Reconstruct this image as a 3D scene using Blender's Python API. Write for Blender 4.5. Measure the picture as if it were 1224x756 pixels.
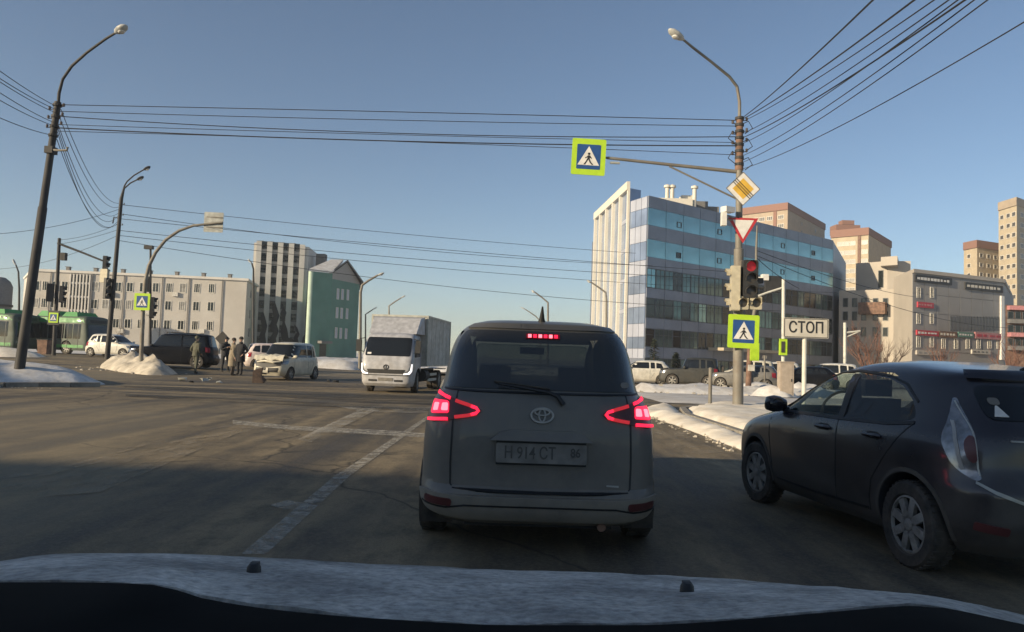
import bpy, bmesh, math, random
import numpy as np
from mathutils import Vector, Matrix
from mathutils.geometry import delaunay_2d_cdt
random.seed(7)
rnd = random.Random(11)
V = Vector
R = math.radians
sc = bpy.context.scene
for o in list(bpy.data.objects): bpy.data.objects.remove(o)
C = bpy.data.collections.new('scene'); sc.collection.children.link(C)

# ------------------------------------------------------------------ camera
FPX, CAMH = 900.0, 1.36
PITCH, ROLL = math.atan(50/900), 0.034
Fw = V((0, math.cos(PITCH), math.sin(PITCH)))
R0 = V((1, 0, 0)); U0 = V((0, -math.sin(PITCH), math.cos(PITCH)))
Rt = R0*math.cos(ROLL) + U0*math.sin(ROLL)
Up = -R0*math.sin(ROLL) + U0*math.cos(ROLL)
cam = bpy.data.cameras.new('dashcam'); camo = bpy.data.objects.new('dashcam', cam); C.objects.link(camo)
camo.matrix_world = Matrix(((Rt.x, Up.x, -Fw.x, 0), (Rt.y, Up.y, -Fw.y, 0), (Rt.z, Up.z, -Fw.z, CAMH), (0, 0, 0, 1)))
cam.sensor_width = 36; cam.lens = 36*FPX/1224; cam.clip_start = 0.05; cam.clip_end = 5000
sc.camera = camo
# ------------------------------------------------------------------ sky and sun
SUN_EL = R(15.5); SUN_X, SUN_Y = -0.85, -0.53
w = bpy.data.worlds.new('World'); sc.world = w; w.use_nodes = True
nt = w.node_tree; nt.nodes.clear()
sky = nt.nodes.new('ShaderNodeTexSky'); sky.sky_type = 'NISHITA'; sky.sun_disc = False
sky.sun_elevation = SUN_EL; sky.sun_rotation = math.atan2(SUN_X, SUN_Y)
sky.air_density = 0.82; sky.dust_density = 0.1; sky.ozone_density = 1.6; sky.altitude = 0
bg = nt.nodes.new('ShaderNodeBackground'); bg.inputs[1].default_value = 0.083
ow = nt.nodes.new('ShaderNodeOutputWorld')
nt.links.new(sky.outputs[0], bg.inputs[0]); nt.links.new(bg.outputs[0], ow.inputs[0])
sl = bpy.data.lights.new('sun', 'SUN'); sl.energy = 5.0; sl.angle = R(0.5); sl.color = (1.0, 0.82, 0.56)
so = bpy.data.objects.new('sun', sl); C.objects.link(so)
so.rotation_euler = V((-SUN_X*math.cos(SUN_EL), -SUN_Y*math.cos(SUN_EL), -math.sin(SUN_EL))).to_track_quat('-Z', 'Y').to_euler()
so.location = (-30, -20, 40)
sc.view_settings.view_transform = 'Standard'; sc.view_settings.look = 'None'
sc.view_settings.exposure = 0.58; sc.view_settings.gamma = 1.0; sc.view_settings.use_curve_mapping = False
sc.render.engine = 'CYCLES'

# ------------------------------------------------------------------ measuring helpers
def ray(px, py):
    return Fw*FPX + Rt*(px-612) - Up*(py-378)
def P(px, py, d):
    r = ray(px, py); return V((0, 0, CAMH)) + r*(d/r.y)
def G(px, py, z=0.0):
    r = ray(px, py); return V((0, 0, CAMH)) + r*((z-CAMH)/r.z)
def plan(px, d):
    # ground-plan position of the sight line through px (near the horizon) at distance d
    p = P(px, 428+(px-612)*ROLL, d); return V((p.x, d, 0))
def zat(px, py, d): return P(px, py, d).z
def sstep(a, b, x):
    t = max(0.0, min(1.0, (x-a)/(b-a))); return t*t*(3-2*t)
def elev(x, y):
    return 0.5*sstep(30, 52, y)*sstep(-10, -26, x)

# ------------------------------------------------------------------ materials
MATS = {}
def nodes_of(name):
    m = bpy.data.materials.new(name); m.use_nodes = True
    n = m.node_tree; b = n.nodes['Principled BSDF']; MATS[name] = m
    return m, n, b
def mat(name, col, rough=0.6, metal=0.0, var=0.18, scale=6.0, bump=0.0, col2=None, dirt=None, dirt_amt=0.0, dirt_scale=3.0, coat=0.0, emit=0.0, detail=5.0, spec=0.5, gz=None):
    """Base colour with noise variation, optional second colour, dirt that climbs from the bottom (gz = (z0, z1)), bump."""
    m, n, b = nodes_of(name)
    L = n.links; N = n.nodes
    tc = N.new('ShaderNodeTexCoord')
    nz = N.new('ShaderNodeTexNoise'); nz.inputs['Scale'].default_value = scale; nz.inputs['Detail'].default_value = detail
    L.new(tc.outputs['Object'], nz.inputs['Vector'])
    mx = N.new('ShaderNodeMix'); mx.data_type = 'RGBA'
    c1 = [c*(1-var) for c in col]; c2 = list(col2) if col2 else [min(1, c*(1+var)) for c in col]
    mx.inputs[6].default_value = (*c1, 1); mx.inputs[7].default_value = (*c2, 1)
    rp = N.new('ShaderNodeValToRGB'); rp.color_ramp.elements[0].position = 0.35; rp.color_ramp.elements[1].position = 0.65
    L.new(nz.outputs[0], rp.inputs[0]); L.new(rp.outputs[0], mx.inputs[0])
    out = mx.outputs[2]
    if dirt:
        n2 = N.new('ShaderNodeTexNoise'); n2.inputs['Scale'].default_value = dirt_scale; n2.inputs['Detail'].default_value = 7; n2.inputs['Roughness'].default_value = 0.65
        L.new(tc.outputs['Object'], n2.inputs['Vector'])
        fac = n2.outputs[0]
        r2 = N.new('ShaderNodeMapRange'); r2.inputs[1].default_value = 0.3; r2.inputs[2].default_value = 0.7
        r2.inputs[3].default_value = max(0, dirt_amt-0.35); r2.inputs[4].default_value = min(1, dirt_amt+0.35)
        L.new(fac, r2.inputs[0]); f = r2.outputs[0]
        if gz:
            sp = N.new('ShaderNodeSeparateXYZ'); L.new(tc.outputs['Object'], sp.inputs[0])
            mr = N.new('ShaderNodeMapRange'); mr.inputs[1].default_value = gz[0]; mr.inputs[2].default_value = gz[1]; mr.inputs[3].default_value = 1; mr.inputs[4].default_value = 0.12
            L.new(sp.outputs[2], mr.inputs[0])
            mu = N.new('ShaderNodeMath'); mu.operation = 'MULTIPLY'; mu.use_clamp = True
            L.new(f, mu.inputs[0]); L.new(mr.outputs[0], mu.inputs[1]); f = mu.outputs[0]
        m2 = N.new('ShaderNodeMix'); m2.data_type = 'RGBA'; m2.inputs[7].default_value = (*dirt, 1)
        L.new(f, m2.inputs[0]); L.new(out, m2.inputs[6]); out = m2.outputs[2]
        rr = N.new('ShaderNodeMapRange'); rr.inputs[3].default_value = rough; rr.inputs[4].default_value = 0.85
        L.new(f, rr.inputs[0]); L.new(rr.outputs[0], b.inputs['Roughness'])
    else:
        b.inputs['Roughness'].default_value = rough
    L.new(out, b.inputs['Base Color'])
    b.inputs['Metallic'].default_value = metal
    b.inputs['Specular IOR Level'].default_value = spec
    b.inputs['Coat Weight'].default_value = coat; b.inputs['Coat Roughness'].default_value = 0.08
    if emit:
        L.new(out, b.inputs['Emission Color']); b.inputs['Emission Strength'].default_value = emit
    if bump:
        bp = N.new('ShaderNodeBump'); bp.inputs['Strength'].default_value = bump; bp.inputs['Distance'].default_value = 0.02
        n3 = N.new('ShaderNodeTexNoise'); n3.inputs['Scale'].default_value = scale*4; n3.inputs['Detail'].default_value = 6
        L.new(tc.outputs['Object'], n3.inputs['Vector']); L.new(n3.outputs[0], bp.inputs['Height']); L.new(bp.outputs[0], b.inputs['Normal'])
    return m

def glass(name, col, alpha=1.0, rough=0.03, var=0.0):
    m, n, b = nodes_of(name)
    b.inputs['Base Color'].default_value = (*col, 1); b.inputs['Roughness'].default_value = rough
    b.inputs['Specular IOR Level'].default_value = 0.5; b.inputs['IOR'].default_value = 1.5
    if alpha < 1:
        tr = n.nodes.new('ShaderNodeBsdfTransparent'); tr.inputs[0].default_value = (0.78, 0.86, 0.84, 1)
        mx = n.nodes.new('ShaderNodeMixShader'); mx.inputs[0].default_value = alpha
        n.links.new(tr.outputs[0], mx.inputs[1]); n.links.new(b.outputs[0], mx.inputs[2])
        n.links.new(mx.outputs[0], n.nodes['Material Output'].inputs[0])
    return m
def emis(name, col, s):
    m, n, b = nodes_of(name)
    b.inputs['Base Color'].default_value = (*col, 1); b.inputs['Emission Color'].default_value = (*col, 1); b.inputs['Emission Strength'].default_value = s
    return m

def worn(name, col, amt=0.5, scale=3.0, stretch=(1, 1, 1)):
    """Thin worn layer (paint, drifted snow): noise decides where it is still there."""
    m, n, b = nodes_of(name); L = n.links; N = n.nodes
    b.inputs['Base Color'].default_value = (*col, 1); b.inputs['Roughness'].default_value = 0.85
    tc = N.new('ShaderNodeTexCoord'); mp = N.new('ShaderNodeMapping'); mp.inputs['Scale'].default_value = stretch
    nz = N.new('ShaderNodeTexNoise'); nz.inputs['Scale'].default_value = scale; nz.inputs['Detail'].default_value = 8; nz.inputs['Roughness'].default_value = 0.7
    L.new(tc.outputs['Object'], mp.inputs[0]); L.new(mp.outputs[0], nz.inputs['Vector'])
    mr = N.new('ShaderNodeMapRange'); mr.inputs[1].default_value = 1-amt-0.10; mr.inputs[2].default_value = 1-amt+0.16; mr.inputs[3].default_value = 0; mr.inputs[4].default_value = 0.72
    L.new(nz.outputs[0], mr.inputs[0])
    tr = N.new('ShaderNodeBsdfTransparent'); mx = N.new('ShaderNodeMixShader')
    L.new(mr.outputs[0], mx.inputs[0]); L.new(tr.outputs[0], mx.inputs[1]); L.new(b.outputs[0], mx.inputs[2]); L.new(mx.outputs[0], N['Material Output'].inputs[0])
    return m

def road_mat():
    m, n, b = nodes_of('road_asphalt'); L = n.links; N = n.nodes
    tc = N.new('ShaderNodeTexCoord')
    def noise(scale, stretch, detail=6, rough=0.6, rot=0):
        mp = N.new('ShaderNodeMapping'); mp.inputs['Scale'].default_value = stretch; mp.inputs['Rotation'].default_value = (0, 0, rot)
        z = N.new('ShaderNodeTexNoise'); z.inputs['Scale'].default_value = scale; z.inputs['Detail'].default_value = detail; z.inputs['Roughness'].default_value = rough
        L.new(tc.outputs['Object'], mp.inputs[0]); L.new(mp.outputs[0], z.inputs['Vector']); return z.outputs[0]
    def mr(x, a, b_, c, d):
        k = N.new('ShaderNodeMapRange'); k.inputs[1].default_value = a; k.inputs[2].default_value = b_; k.inputs[3].default_value = c; k.inputs[4].default_value = d
        L.new(x, k.inputs[0]); return k.outputs[0]
    def mix(f, a, c):
        k = N.new('ShaderNodeMix'); k.data_type = 'RGBA'; L.new(f, k.inputs[0])
        for i, s in ((6, a), (7, c)):
            if isinstance(s, tuple): k.inputs[i].default_value = (*s, 1)
            else: L.new(s, k.inputs[i])
        return k.outputs[2]
    tracks = noise(1.0, (1.1, 0.06, 1), 5, 0.55)           # along our lane
    cross = noise(1.0, (0.06, 0.8, 1), 5, 0.55, 0.12)      # along the crossing street
    blot = noise(0.35, (1, 1, 1), 6, 0.6)
    grit = noise(28, (1, 1, 1), 8, 0.7)
    mid = noise(3.0, (1, 0.5, 1), 8, 0.7)
    sp = N.new('ShaderNodeSeparateXYZ'); L.new(tc.outputs['Object'], sp.inputs[0])
    far = mr(sp.outputs[1], 17, 23, 0, 1)
    st = N.new('ShaderNodeMix'); st.data_type = 'FLOAT'; L.new(far, st.inputs[0]); L.new(tracks, st.inputs[2]); L.new(cross, st.inputs[3])
    base = mix(mr(st.outputs[0], 0.40, 0.62, 0, 1), (0.046, 0.040, 0.033), (0.32, 0.25, 0.152))
    base2 = mix(mr(blot, 0.35, 0.7, 0, 0.55), base, (0.19, 0.145, 0.082))
    base3 = mix(mr(mid, 0.44, 0.68, 0, 0.75), base2, (0.05, 0.046, 0.04))
    base4 = mix(mr(grit, 0.45, 0.8, 0, 0.5), base3, (0.30, 0.25, 0.17))
    vo = N.new('ShaderNodeTexVoronoi'); vo.feature = 'DISTANCE_TO_EDGE'; vo.inputs['Scale'].default_value = 0.16
    wp = N.new('ShaderNodeMix'); wp.data_type = 'RGBA'; wp.blend_type = 'LINEAR_LIGHT'; wp.inputs[0].default_value = 0.9
    wn = N.new('ShaderNodeTexNoise'); wn.inputs['Scale'].default_value = 0.5; wn.inputs['Detail'].default_value = 6
    L.new(tc.outputs['Object'], wn.inputs['Vector']); L.new(tc.outputs['Object'], wp.inputs[6]); L.new(wn.outputs[1], wp.inputs[7]); L.new(wp.outputs[2], vo.inputs['Vector'])
    base5 = mix(mr(vo.outputs[0], 0.0, 0.006, 0.75, 0), base4, (0.025, 0.024, 0.022))
    patchy = noise(0.12, (1, 0.45, 1), 3, 0.5)
    base6 = mix(mr(patchy, 0.52, 0.60, 0, 0.45), base5, (0.27, 0.225, 0.15))
    fine = noise(90, (1, 1, 1), 4, 0.7)
    base7 = mix(mr(fine, 0.50, 0.72, 0, 0.55), base6, (0.035, 0.033, 0.03))
    L.new(base7, b.inputs['Base Color'])
    b.inputs['Specular IOR Level'].default_value = 0.3
    L.new(mr(st.outputs[0], 0.35, 0.65, 0.62, 0.95), b.inputs['Roughness'])
    bp = N.new('ShaderNodeBump'); bp.inputs['Strength'].default_value = 0.6; bp.inputs['Distance'].default_value = 0.012
    L.new(grit, bp.inputs['Height']); L.new(bp.outputs[0], b.inputs['Normal'])
    return m

def snow_mat(name, col, dirty, amt, scale=0.8, bump=0.7):
    m = mat(name, col, 0.9, var=0.06, scale=1.5, dirt=dirty, dirt_amt=amt, dirt_scale=scale, bump=bump, spec=0.2)
    return m

road_mat()
snow_mat('snow_clean', (0.74, 0.73, 0.72), (0.36, 0.31, 0.24), 0.27, 1.7)
snow_mat('snow_dirty', (0.86, 0.80, 0.70), (0.50, 0.42, 0.31), 0.30, 1.6)
snow_mat('snow_packed', (0.62, 0.61, 0.60), (0.35, 0.31, 0.26), 0.38, 0.8)
snow_mat('snow_pile', (0.66, 0.60, 0.50), (0.12, 0.10, 0.075), 0.32, 1.6)
mat('hood_frost', (0.58, 0.55, 0.505), 0.9, var=0.34, scale=4, dirt=(0.07, 0.07, 0.07), dirt_amt=0.32, dirt_scale=55, bump=1.0, spec=0.1)
mat('frost_wiped', (0.34, 0.335, 0.325), 0.85, var=0.2, scale=20, dirt=(0.6, 0.57, 0.52), dirt_amt=0.12, dirt_scale=60)
mat('hood_bare', (0.16, 0.16, 0.165), 0.6, var=0.2, scale=10)
mat('cowl_black', (0.010, 0.010, 0.010), 0.95, spec=0.05)
mat('black_plastic', (0.015, 0.015, 0.016), 0.55)
mat('interior', (0.03, 0.03, 0.033), 0.8)
mat('rubber', (0.022, 0.021, 0.02), 0.85, dirt=(0.12, 0.10, 0.08), dirt_amt=0.35, dirt_scale=9)
mat('rim', (0.46, 0.45, 0.42), 0.5, 0.4, dirt=(0.10, 0.085, 0.07), dirt_amt=0.45, dirt_scale=8)
mat('chrome_dirty', (0.34, 0.33, 0.31), 0.5, 0.4)
mat('van_paint', (0.095, 0.092, 0.085), 0.38, var=0.12, scale=2, dirt=(0.235, 0.205, 0.165), dirt_amt=0.66, dirt_scale=4.5, gz=(0.10, 1.30), bump=0.12, coat=0.25)
mat('arch_mud', (0.07, 0.064, 0.056), 0.85, dirt=(0.11, 0.098, 0.08), dirt_amt=0.5, dirt_scale=6)
mat('van_bumper', (0.20, 0.185, 0.16), 0.8, dirt=(0.29, 0.255, 0.205), dirt_amt=0.5, dirt_scale=4)
mat('aqua_paint', (0.011, 0.009, 0.015), 0.2, var=0.1, scale=2, dirt=(0.105, 0.095, 0.08), dirt_amt=0.60, dirt_scale=4.0, gz=(0.25, 0.98), coat=0.5)
mat('white_paint', (0.62, 0.60, 0.54), 0.35, dirt=(0.30, 0.26, 0.20), dirt_amt=0.35, dirt_scale=3, gz=(0.2, 1.3), coat=0.3)
mat('ivory_paint', (0.60, 0.56, 0.45), 0.4, dirt=(0.28, 0.24, 0.18), dirt_amt=0.4, dirt_scale=3, gz=(0.2, 1.3), coat=0.3)
mat('pearl_paint', (0.62, 0.52, 0.49), 0.4, dirt=(0.30, 0.26, 0.20), dirt_amt=0.35, dirt_scale=3, gz=(0.2, 1.3), coat=0.3)
mat('navy_paint', (0.006, 0.0075, 0.012), 0.3, dirt=(0.014, 0.012, 0.011), dirt_amt=0.4, dirt_scale=3, gz=(0.2, 1.3), coat=0.0, spec=0.12)
mat('grey_paint', (0.10, 0.10, 0.10), 0.4, dirt=(0.16, 0.14, 0.11), dirt_amt=0.4, dirt_scale=3, gz=(0.2, 1.3), coat=0.3)
mat('olive_paint', (0.028, 0.03, 0.028), 0.5, dirt=(0.06, 0.052, 0.042), dirt_amt=0.4, dirt_scale=3, gz=(0.2, 1.3))
mat('truck_white', (0.37, 0.375, 0.40), 0.4, dirt=(0.28, 0.25, 0.21), dirt_amt=0.35, dirt_scale=2, gz=(0.3, 1.6), coat=0.2)
mat('truck_box', (0.50, 0.49, 0.46), 0.55, dirt=(0.30, 0.27, 0.22), dirt_amt=0.4, dirt_scale=1.2)
mat('bus_green', (0.03, 0.30, 0.05), 0.4, dirt=(0.10, 0.12, 0.08), dirt_amt=0.3, coat=0.2)
mat('bus_dark', (0.045, 0.075, 0.06), 0.5, dirt=(0.10, 0.10, 0.08), dirt_amt=0.35)
glass('glass_dark', (0.012, 0.014, 0.016), rough=0.06)
glass('glass_van', (0.045, 0.046, 0.047), alpha=0.93, rough=0.16)
glass('glass_tint', (0.02, 0.03, 0.03), alpha=0.35)
glass('glass_rear_tint', (0.01, 0.012, 0.015), alpha=0.75)
mat('lamp_clear', (0.20, 0.205, 0.215), 0.15, 0.5, var=0.35, scale=16, coat=0.6)
mat('lamp_red', (0.25, 0.012, 0.02), 0.2)
mat('lamp_dull', (0.10, 0.03, 0.03), 0.3)
mat('plate_dirty', (0.185, 0.172, 0.152), 0.8, var=0.2, scale=8)
mat('plate_ink', (0.085, 0.079, 0.07), 0.8)
emis('brake_glow', (1.0, 0.02, 0.065), 1.0)
emis('brake_hot', (1.0, 0.16, 0.20), 1.8)
emis('signal_red', (0.75, 0.03, 0.04), 0.35)
emis('headlight_glow', (1.0, 0.93, 0.9), 0.8)
emis('signal_lens_red', (0.28, 0.012, 0.018), 0.35)
mat('steel_pole', (0.22, 0.215, 0.19), 0.6, 0.2, var=0.2, scale=2, dirt=(0.14, 0.10, 0.07), dirt_amt=0.3, dirt_scale=4)
mat('rust_pole', (0.17, 0.10, 0.07), 0.8, var=0.35, scale=3)
mat('dark_pole', (0.03, 0.028, 0.027), 0.7, var=0.3, scale=2)  # near-black also puts the left lamp post's shade into the colour
mat('white_pole', (0.55, 0.54, 0.48), 0.6, var=0.1)
mat('lamp_head', (0.42, 0.42, 0.40), 0.5)
mat('cable', (0.02, 0.02, 0.022), 0.7)
mat('insulator', (0.12, 0.10, 0.09), 0.4)
mat('sign_yellow', (0.40, 0.60, 0.025), 0.45, var=0.05, emit=0.0)
mat('sign_blue', (0.02, 0.07, 0.22), 0.4, var=0.08)
mat('sign_white', (0.66, 0.64, 0.60), 0.5, var=0.08)
mat('sign_black', (0.02, 0.02, 0.022), 0.5)
mat('sign_red', (0.42, 0.03, 0.035), 0.45)
mat('sign_amber', (0.62, 0.38, 0.05), 0.5, var=0.1)
mat('sign_stop', (0.50, 0.47, 0.41), 0.6, var=0.1)
mat('sign_back', (0.40, 0.40, 0.36), 0.5, 0.3)
mat('signal_box', (0.42, 0.38, 0.28), 0.6, var=0.1)
mat('signal_dark', (0.03, 0.03, 0.03), 0.6)
mat('lens_off', (0.05, 0.045, 0.04), 0.3)
mat('cabinet', (0.36, 0.30, 0.24), 0.6, var=0.1)
mat('kerb', (0.24, 0.22, 0.19), 0.9, var=0.25, scale=4, bump=0.4)
mat('bark', (0.10, 0.07, 0.055), 0.9, var=0.3)
mat('bark_red', (0.16, 0.08, 0.055), 0.9, var=0.3)
mat('needles', (0.035, 0.045, 0.028), 0.9, var=0.4)
worn('paint_worn', (0.50, 0.46, 0.38), 0.55, 7.0)
worn('snow_drift', (0.50, 0.46, 0.38), 0.50, 1.6, (1, 0.5, 1))
worn('salt_film', (0.40, 0.33, 0.23), 0.45, 2.2, (1, 0.3, 1))
worn('dark_streak', (0.035, 0.034, 0.033), 0.52, 0.8, (0.3, 1.5, 1))

# ------------------------------------------------------------------ mesh helpers
class MB:
    def __init__(s): s.v = []; s.f = []; s.m = []
    def add(s, vs, fs, m=0):
        k = len(s.v); s.v += [V(p) for p in vs]; s.f += [tuple(i+k for i in f) for f in fs]; s.m += [m]*len(fs); return s
    def box(s, c, d, rz=0.0, m=0, M3=None):
        x, y, z = d[0]/2, d[1]/2, d[2]/2
        vs = [V(p) for p in ((-x,-y,-z),(x,-y,-z),(x,y,-z),(-x,y,-z),(-x,-y,z),(x,-y,z),(x,y,z),(-x,y,z))]
        if rz: M3 = Matrix.Rotation(rz, 3, 'Z')
        if M3: vs = [M3 @ p for p in vs]
        return s.add([V(c)+p for p in vs], [(0,3,2,1),(4,5,6,7),(0,1,5,4),(1,2,6,5),(2,3,7,6),(3,0,4,7)], m)
    def tube(s, pts, r, n=8, m=0, cap=True):
        pts = [V(p) for p in pts]; rs = r if isinstance(r, (list, tuple)) else [r]*len(pts)
        vs = []; fs = []; ref = None
        for i, p in enumerate(pts):
            a = pts[max(0, i-1)]; b = pts[min(len(pts)-1, i+1)]; t = (b-a).normalized()
            if ref is None: ref = V((0, 0, 1)) if abs(t.z) < 0.9 else V((1, 0, 0))
            u = t.cross(ref); u = u.normalized() if u.length > 1e-6 else t.orthogonal().normalized(); q = u.cross(t).normalized(); ref = q
            for k in range(n):
                an = 2*math.pi*k/n; vs.append(p+(u*math.cos(an)+q*math.sin(an))*rs[i])
        for i in range(len(pts)-1):
            for k in range(n):
                k2 = (k+1) % n; fs.append((i*n+k, i*n+k2, (i+1)*n+k2, (i+1)*n+k))
        if cap: fs.append(tuple(range(n))[::-1]); fs.append(tuple(range((len(pts)-1)*n, len(pts)*n)))
        return s.add(vs, fs, m)
    def prism(s, poly, z0, z1, m=0):
        n = len(poly); vs = [V((p[0], p[1], z0)) for p in poly]+[V((p[0], p[1], z1)) for p in poly]
        fs = [tuple(range(n))[::-1], tuple(range(n, 2*n))]+[(i, (i+1) % n, n+(i+1) % n, n+i) for i in range(n)]
        return s.add(vs, fs, m)
    def plate(s, poly, O, X, Y, N, t, m=0, off=0.0):
        """flat polygon poly (2-D) in the frame O, X, Y with thickness t along N"""
        n = len(poly); a = [O+X*p[0]+Y*p[1]+N*off for p in poly]; b = [q+N*t for q in a]
        return s.add(a+b, [tuple(range(n))[::-1], tuple(range(n, 2*n))]+[(i, (i+1) % n, n+(i+1) % n, n+i) for i in range(n)], m)
    def lathe(s, prof, c, ax, n=24, m=0):
        ax = V(ax).normalized(); u = ax.orthogonal().normalized(); q = ax.cross(u); c = V(c)
        vs = []; fs = []
        for (r, h) in prof:
            for k in range(n):
                an = 2*math.pi*k/n; vs.append(c+ax*h+(u*math.cos(an)+q*math.sin(an))*r)
        for i in range(len(prof)-1):
            for k in range(n):
                k2 = (k+1) % n; fs.append((i*n+k, i*n+k2, (i+1)*n+k2, (i+1)*n+k))
        return s.add(vs, fs, m)
    def mesh(s, name, mats, smooth=False, org=None):
        me = bpy.data.meshes.new(name); o = org if org is not None else V((0, 0, 0))
        me.from_pydata([tuple(p-o) for p in s.v], [], s.f)
        for x in (mats if isinstance(mats, (list, tuple)) else [mats]): me.materials.append(MATS[x])
        me.polygons.foreach_set('material_index', s.m)
        bm = bmesh.new(); bm.from_mesh(me); bmesh.ops.recalc_face_normals(bm, faces=bm.faces); bm.to_mesh(me); bm.free()
        if smooth:
            me.polygons.foreach_set('use_smooth', [True]*len(me.polygons)); me.set_sharp_from_angle(angle=R(smooth if smooth is not True else 40))
        me.update(); return me
    def build(s, name, mats, parent=None, smooth=False, org=None):
        if org is None and parent is not None and parent.get('_w'): org = parent.location
        return link(bpy.data.objects.new(name, s.mesh(name, mats, smooth, org)), parent)
def link(o, parent=None):
    C.objects.link(o)
    if parent is not None: o.parent = parent
    return o
def tag(o, label, cat, group=None):
    o['label'] = label; o['category'] = cat
    if group: o['group'] = group
    return o
def thing(name, label, cat, loc=(0, 0, 0), rz=0.0, group=None, world=True):
    """Empty at a thing's base. world=True: children built in world coordinates are shifted to it."""
    o = bpy.data.objects.new(name, None); C.objects.link(o); o.location = loc; o.rotation_euler = (0, 0, rz)
    o.empty_display_size = 0.2
    if world: o['_w'] = 1
    return tag(o, label, cat, group)
def struct(o): o['kind'] = 'structure'; return o
def stuff(o): o['kind'] = 'stuff'; return o
def dup(root, loc=None, rz=None, label=None, group=None):
    r = root.copy(); C.objects.link(r)
    if loc is not None: r.location = loc
    if rz is not None: r.rotation_euler = (0, 0, rz)
    if label: r['label'] = label
    if group: r['group'] = group
    for ch in list(root.children):
        c = ch.copy(); C.objects.link(c); c.parent = r
        for g in list(ch.children):
            d = g.copy(); C.objects.link(d); d.parent = c
    return r
def text_mesh(txt, size, ext=0.003):
    cu = bpy.data.curves.new('lettering', 'FONT'); cu.body = txt; cu.size = size; cu.align_x = 'CENTER'; cu.align_y = 'CENTER'; cu.extrude = ext; cu.resolution_u = 3; cu.offset = size*0.012
    o = bpy.data.objects.new('lettering', cu); C.objects.link(o)
    dg = bpy.context.evaluated_depsgraph_get(); me = bpy.data.meshes.new_from_object(o.evaluated_get(dg)); bpy.data.objects.remove(o); bpy.data.curves.remove(cu)
    return me
def lettering(txt, size, m, parent, pos, X, Y, sx=1.0):
    """flat letters at pos (in the parent's own frame) with axes X, Y"""
    me = text_mesh(txt, size); me.materials.clear(); me.materials.append(MATS[m]); me.name = 'lettering'
    o = link(bpy.data.objects.new('lettering', me), parent)
    N = X.cross(Y).normalized()
    M = Matrix((( X.x*sx, Y.x, N.x, pos.x), (X.y*sx, Y.y, N.y, pos.y), (X.z*sx, Y.z, N.z, pos.z), (0, 0, 0, 1)))
    o.matrix_basis = M
    return o
def arc2(cx, cy, r, a0, a1, n): return [(cx+r*math.cos(R(a0+(a1-a0)*i/n)), cy+r*math.sin(R(a0+(a1-a0)*i/n))) for i in range(n+1)]
def rrect(w, h, r, n=4):
    return arc2(w/2-r, h/2-r, r, 0, 90, n)+arc2(-w/2+r, h/2-r, r, 90, 180, n)+arc2(-w/2+r, -h/2+r, r, 180, 270, n)+arc2(w/2-r, -h/2+r, r, 270, 360, n)
def tri_fill(poly, res):
    """2-D triangulation of a polygon with inner points on a grid"""
    n = len(poly); pts = []; 
    for i in range(n):
        a = V(poly[i]); b = V(poly[(i+1) % n]); k = max(1, int((b-a).length/res))
        for j in range(k): pts.append(a+(b-a)*(j/k))
    m = len(pts); edges = [(i, (i+1) % m) for i in range(m)]
    xs = [p.x for p in pts]; ys = [p.y for p in pts]
    x = min(xs)+res/2
    while x < max(xs):
        y = min(ys)+res/2
        while y < max(ys):
            ins = False; j = m-1
            for i in range(m):
                if (pts[i].y > y) != (pts[j].y > y) and x < (pts[j].x-pts[i].x)*(y-pts[i].y)/(pts[j].y-pts[i].y)+pts[i].x: ins = not ins
                j = i
            if ins: pts.append(V((x, y)))
            y += res
        x += res
    v, e, f, *_ = delaunay_2d_cdt([p.to_2d() for p in pts], edges, [], 1, 1e-6)
    return v, f
def edge_dist(p, poly):
    best = 1e9; n = len(poly)
    for i in range(n):
        a = V(poly[i][:2]); b = V(poly[(i+1) % n][:2]); ab = b-a; t = max(0, min(1, (p-a).dot(ab)/max(1e-9, ab.length_squared)))
        best = min(best, (a+ab*t-p).length)
    return best
from mathutils import noise as mn
def mound(name, poly, hmax, edge, rough, res, m, base=0.0, seed=0, smooth=True):
    """heap of snow over a footprint: rises from its edge over the width `edge`, uneven on top"""
    poly = [V(p[:2]) for p in poly]
    v, f = tri_fill(poly, res); mb = MB(); vs = []
    for p in v:
        d = edge_dist(p, poly); t = min(1, d/edge); h = hmax*math.sin(t*math.pi/2)
        q = V((p.x*0.9+seed, p.y*0.9, seed)); h += rough*t*(mn.noise(q)+0.6*mn.noise(q*2.3)+0.45*mn.noise(q*5.1)+0.22*mn.noise(q*11))
        vs.append(V((p.x, p.y, elev(p.x, p.y)+base+max(0.0, h)-(0.03 if d < 1e-4 else 0))))
    mb.add(vs, [tuple(x) for x in f]); return mb.build(name, m, smooth=60 if smooth else False)

# ------------------------------------------------------------------ the setting: ground, road, markings, snow
def sheet(name, xs, ys, m, dz, f=elev):
    mb = MB(); n = len(ys)
    mb.add([V((x, y, f(x, y)+dz)) for x in xs for y in ys], [(i*n+j, (i+1)*n+j, (i+1)*n+j+1, i*n+j+1) for i in range(len(xs)-1) for j in range(n-1)])
    return struct(mb.build(name, m, smooth=60))
rng_ = lambda a, b, s: [a+s*i for i in range(int((b-a)/s)+1)]
sheet('ground', [-900, -400, -200, -120]+rng_(-80, 80, 4)+[120, 200, 400, 900], [-120, -60, -40]+rng_(-20, 64, 4)+[80, 100, 140, 200, 400, 900, 1500], 'snow_clean', -0.03)
sheet('road', rng_(-60, 72, 2), rng_(-14, 62, 2), 'road_asphalt', 0.004)
def marking(name, pts, m, dz=0.009):
    mb = MB(); q = [G(*p) for p in pts]
    v, f = tri_fill([p.to_2d() for p in q], 0.6)
    mb.add([V((p.x, p.y, elev(p.x, p.y)+dz)) for p in v], [tuple(x) for x in f]); return struct(mb.build(name, m))
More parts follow.
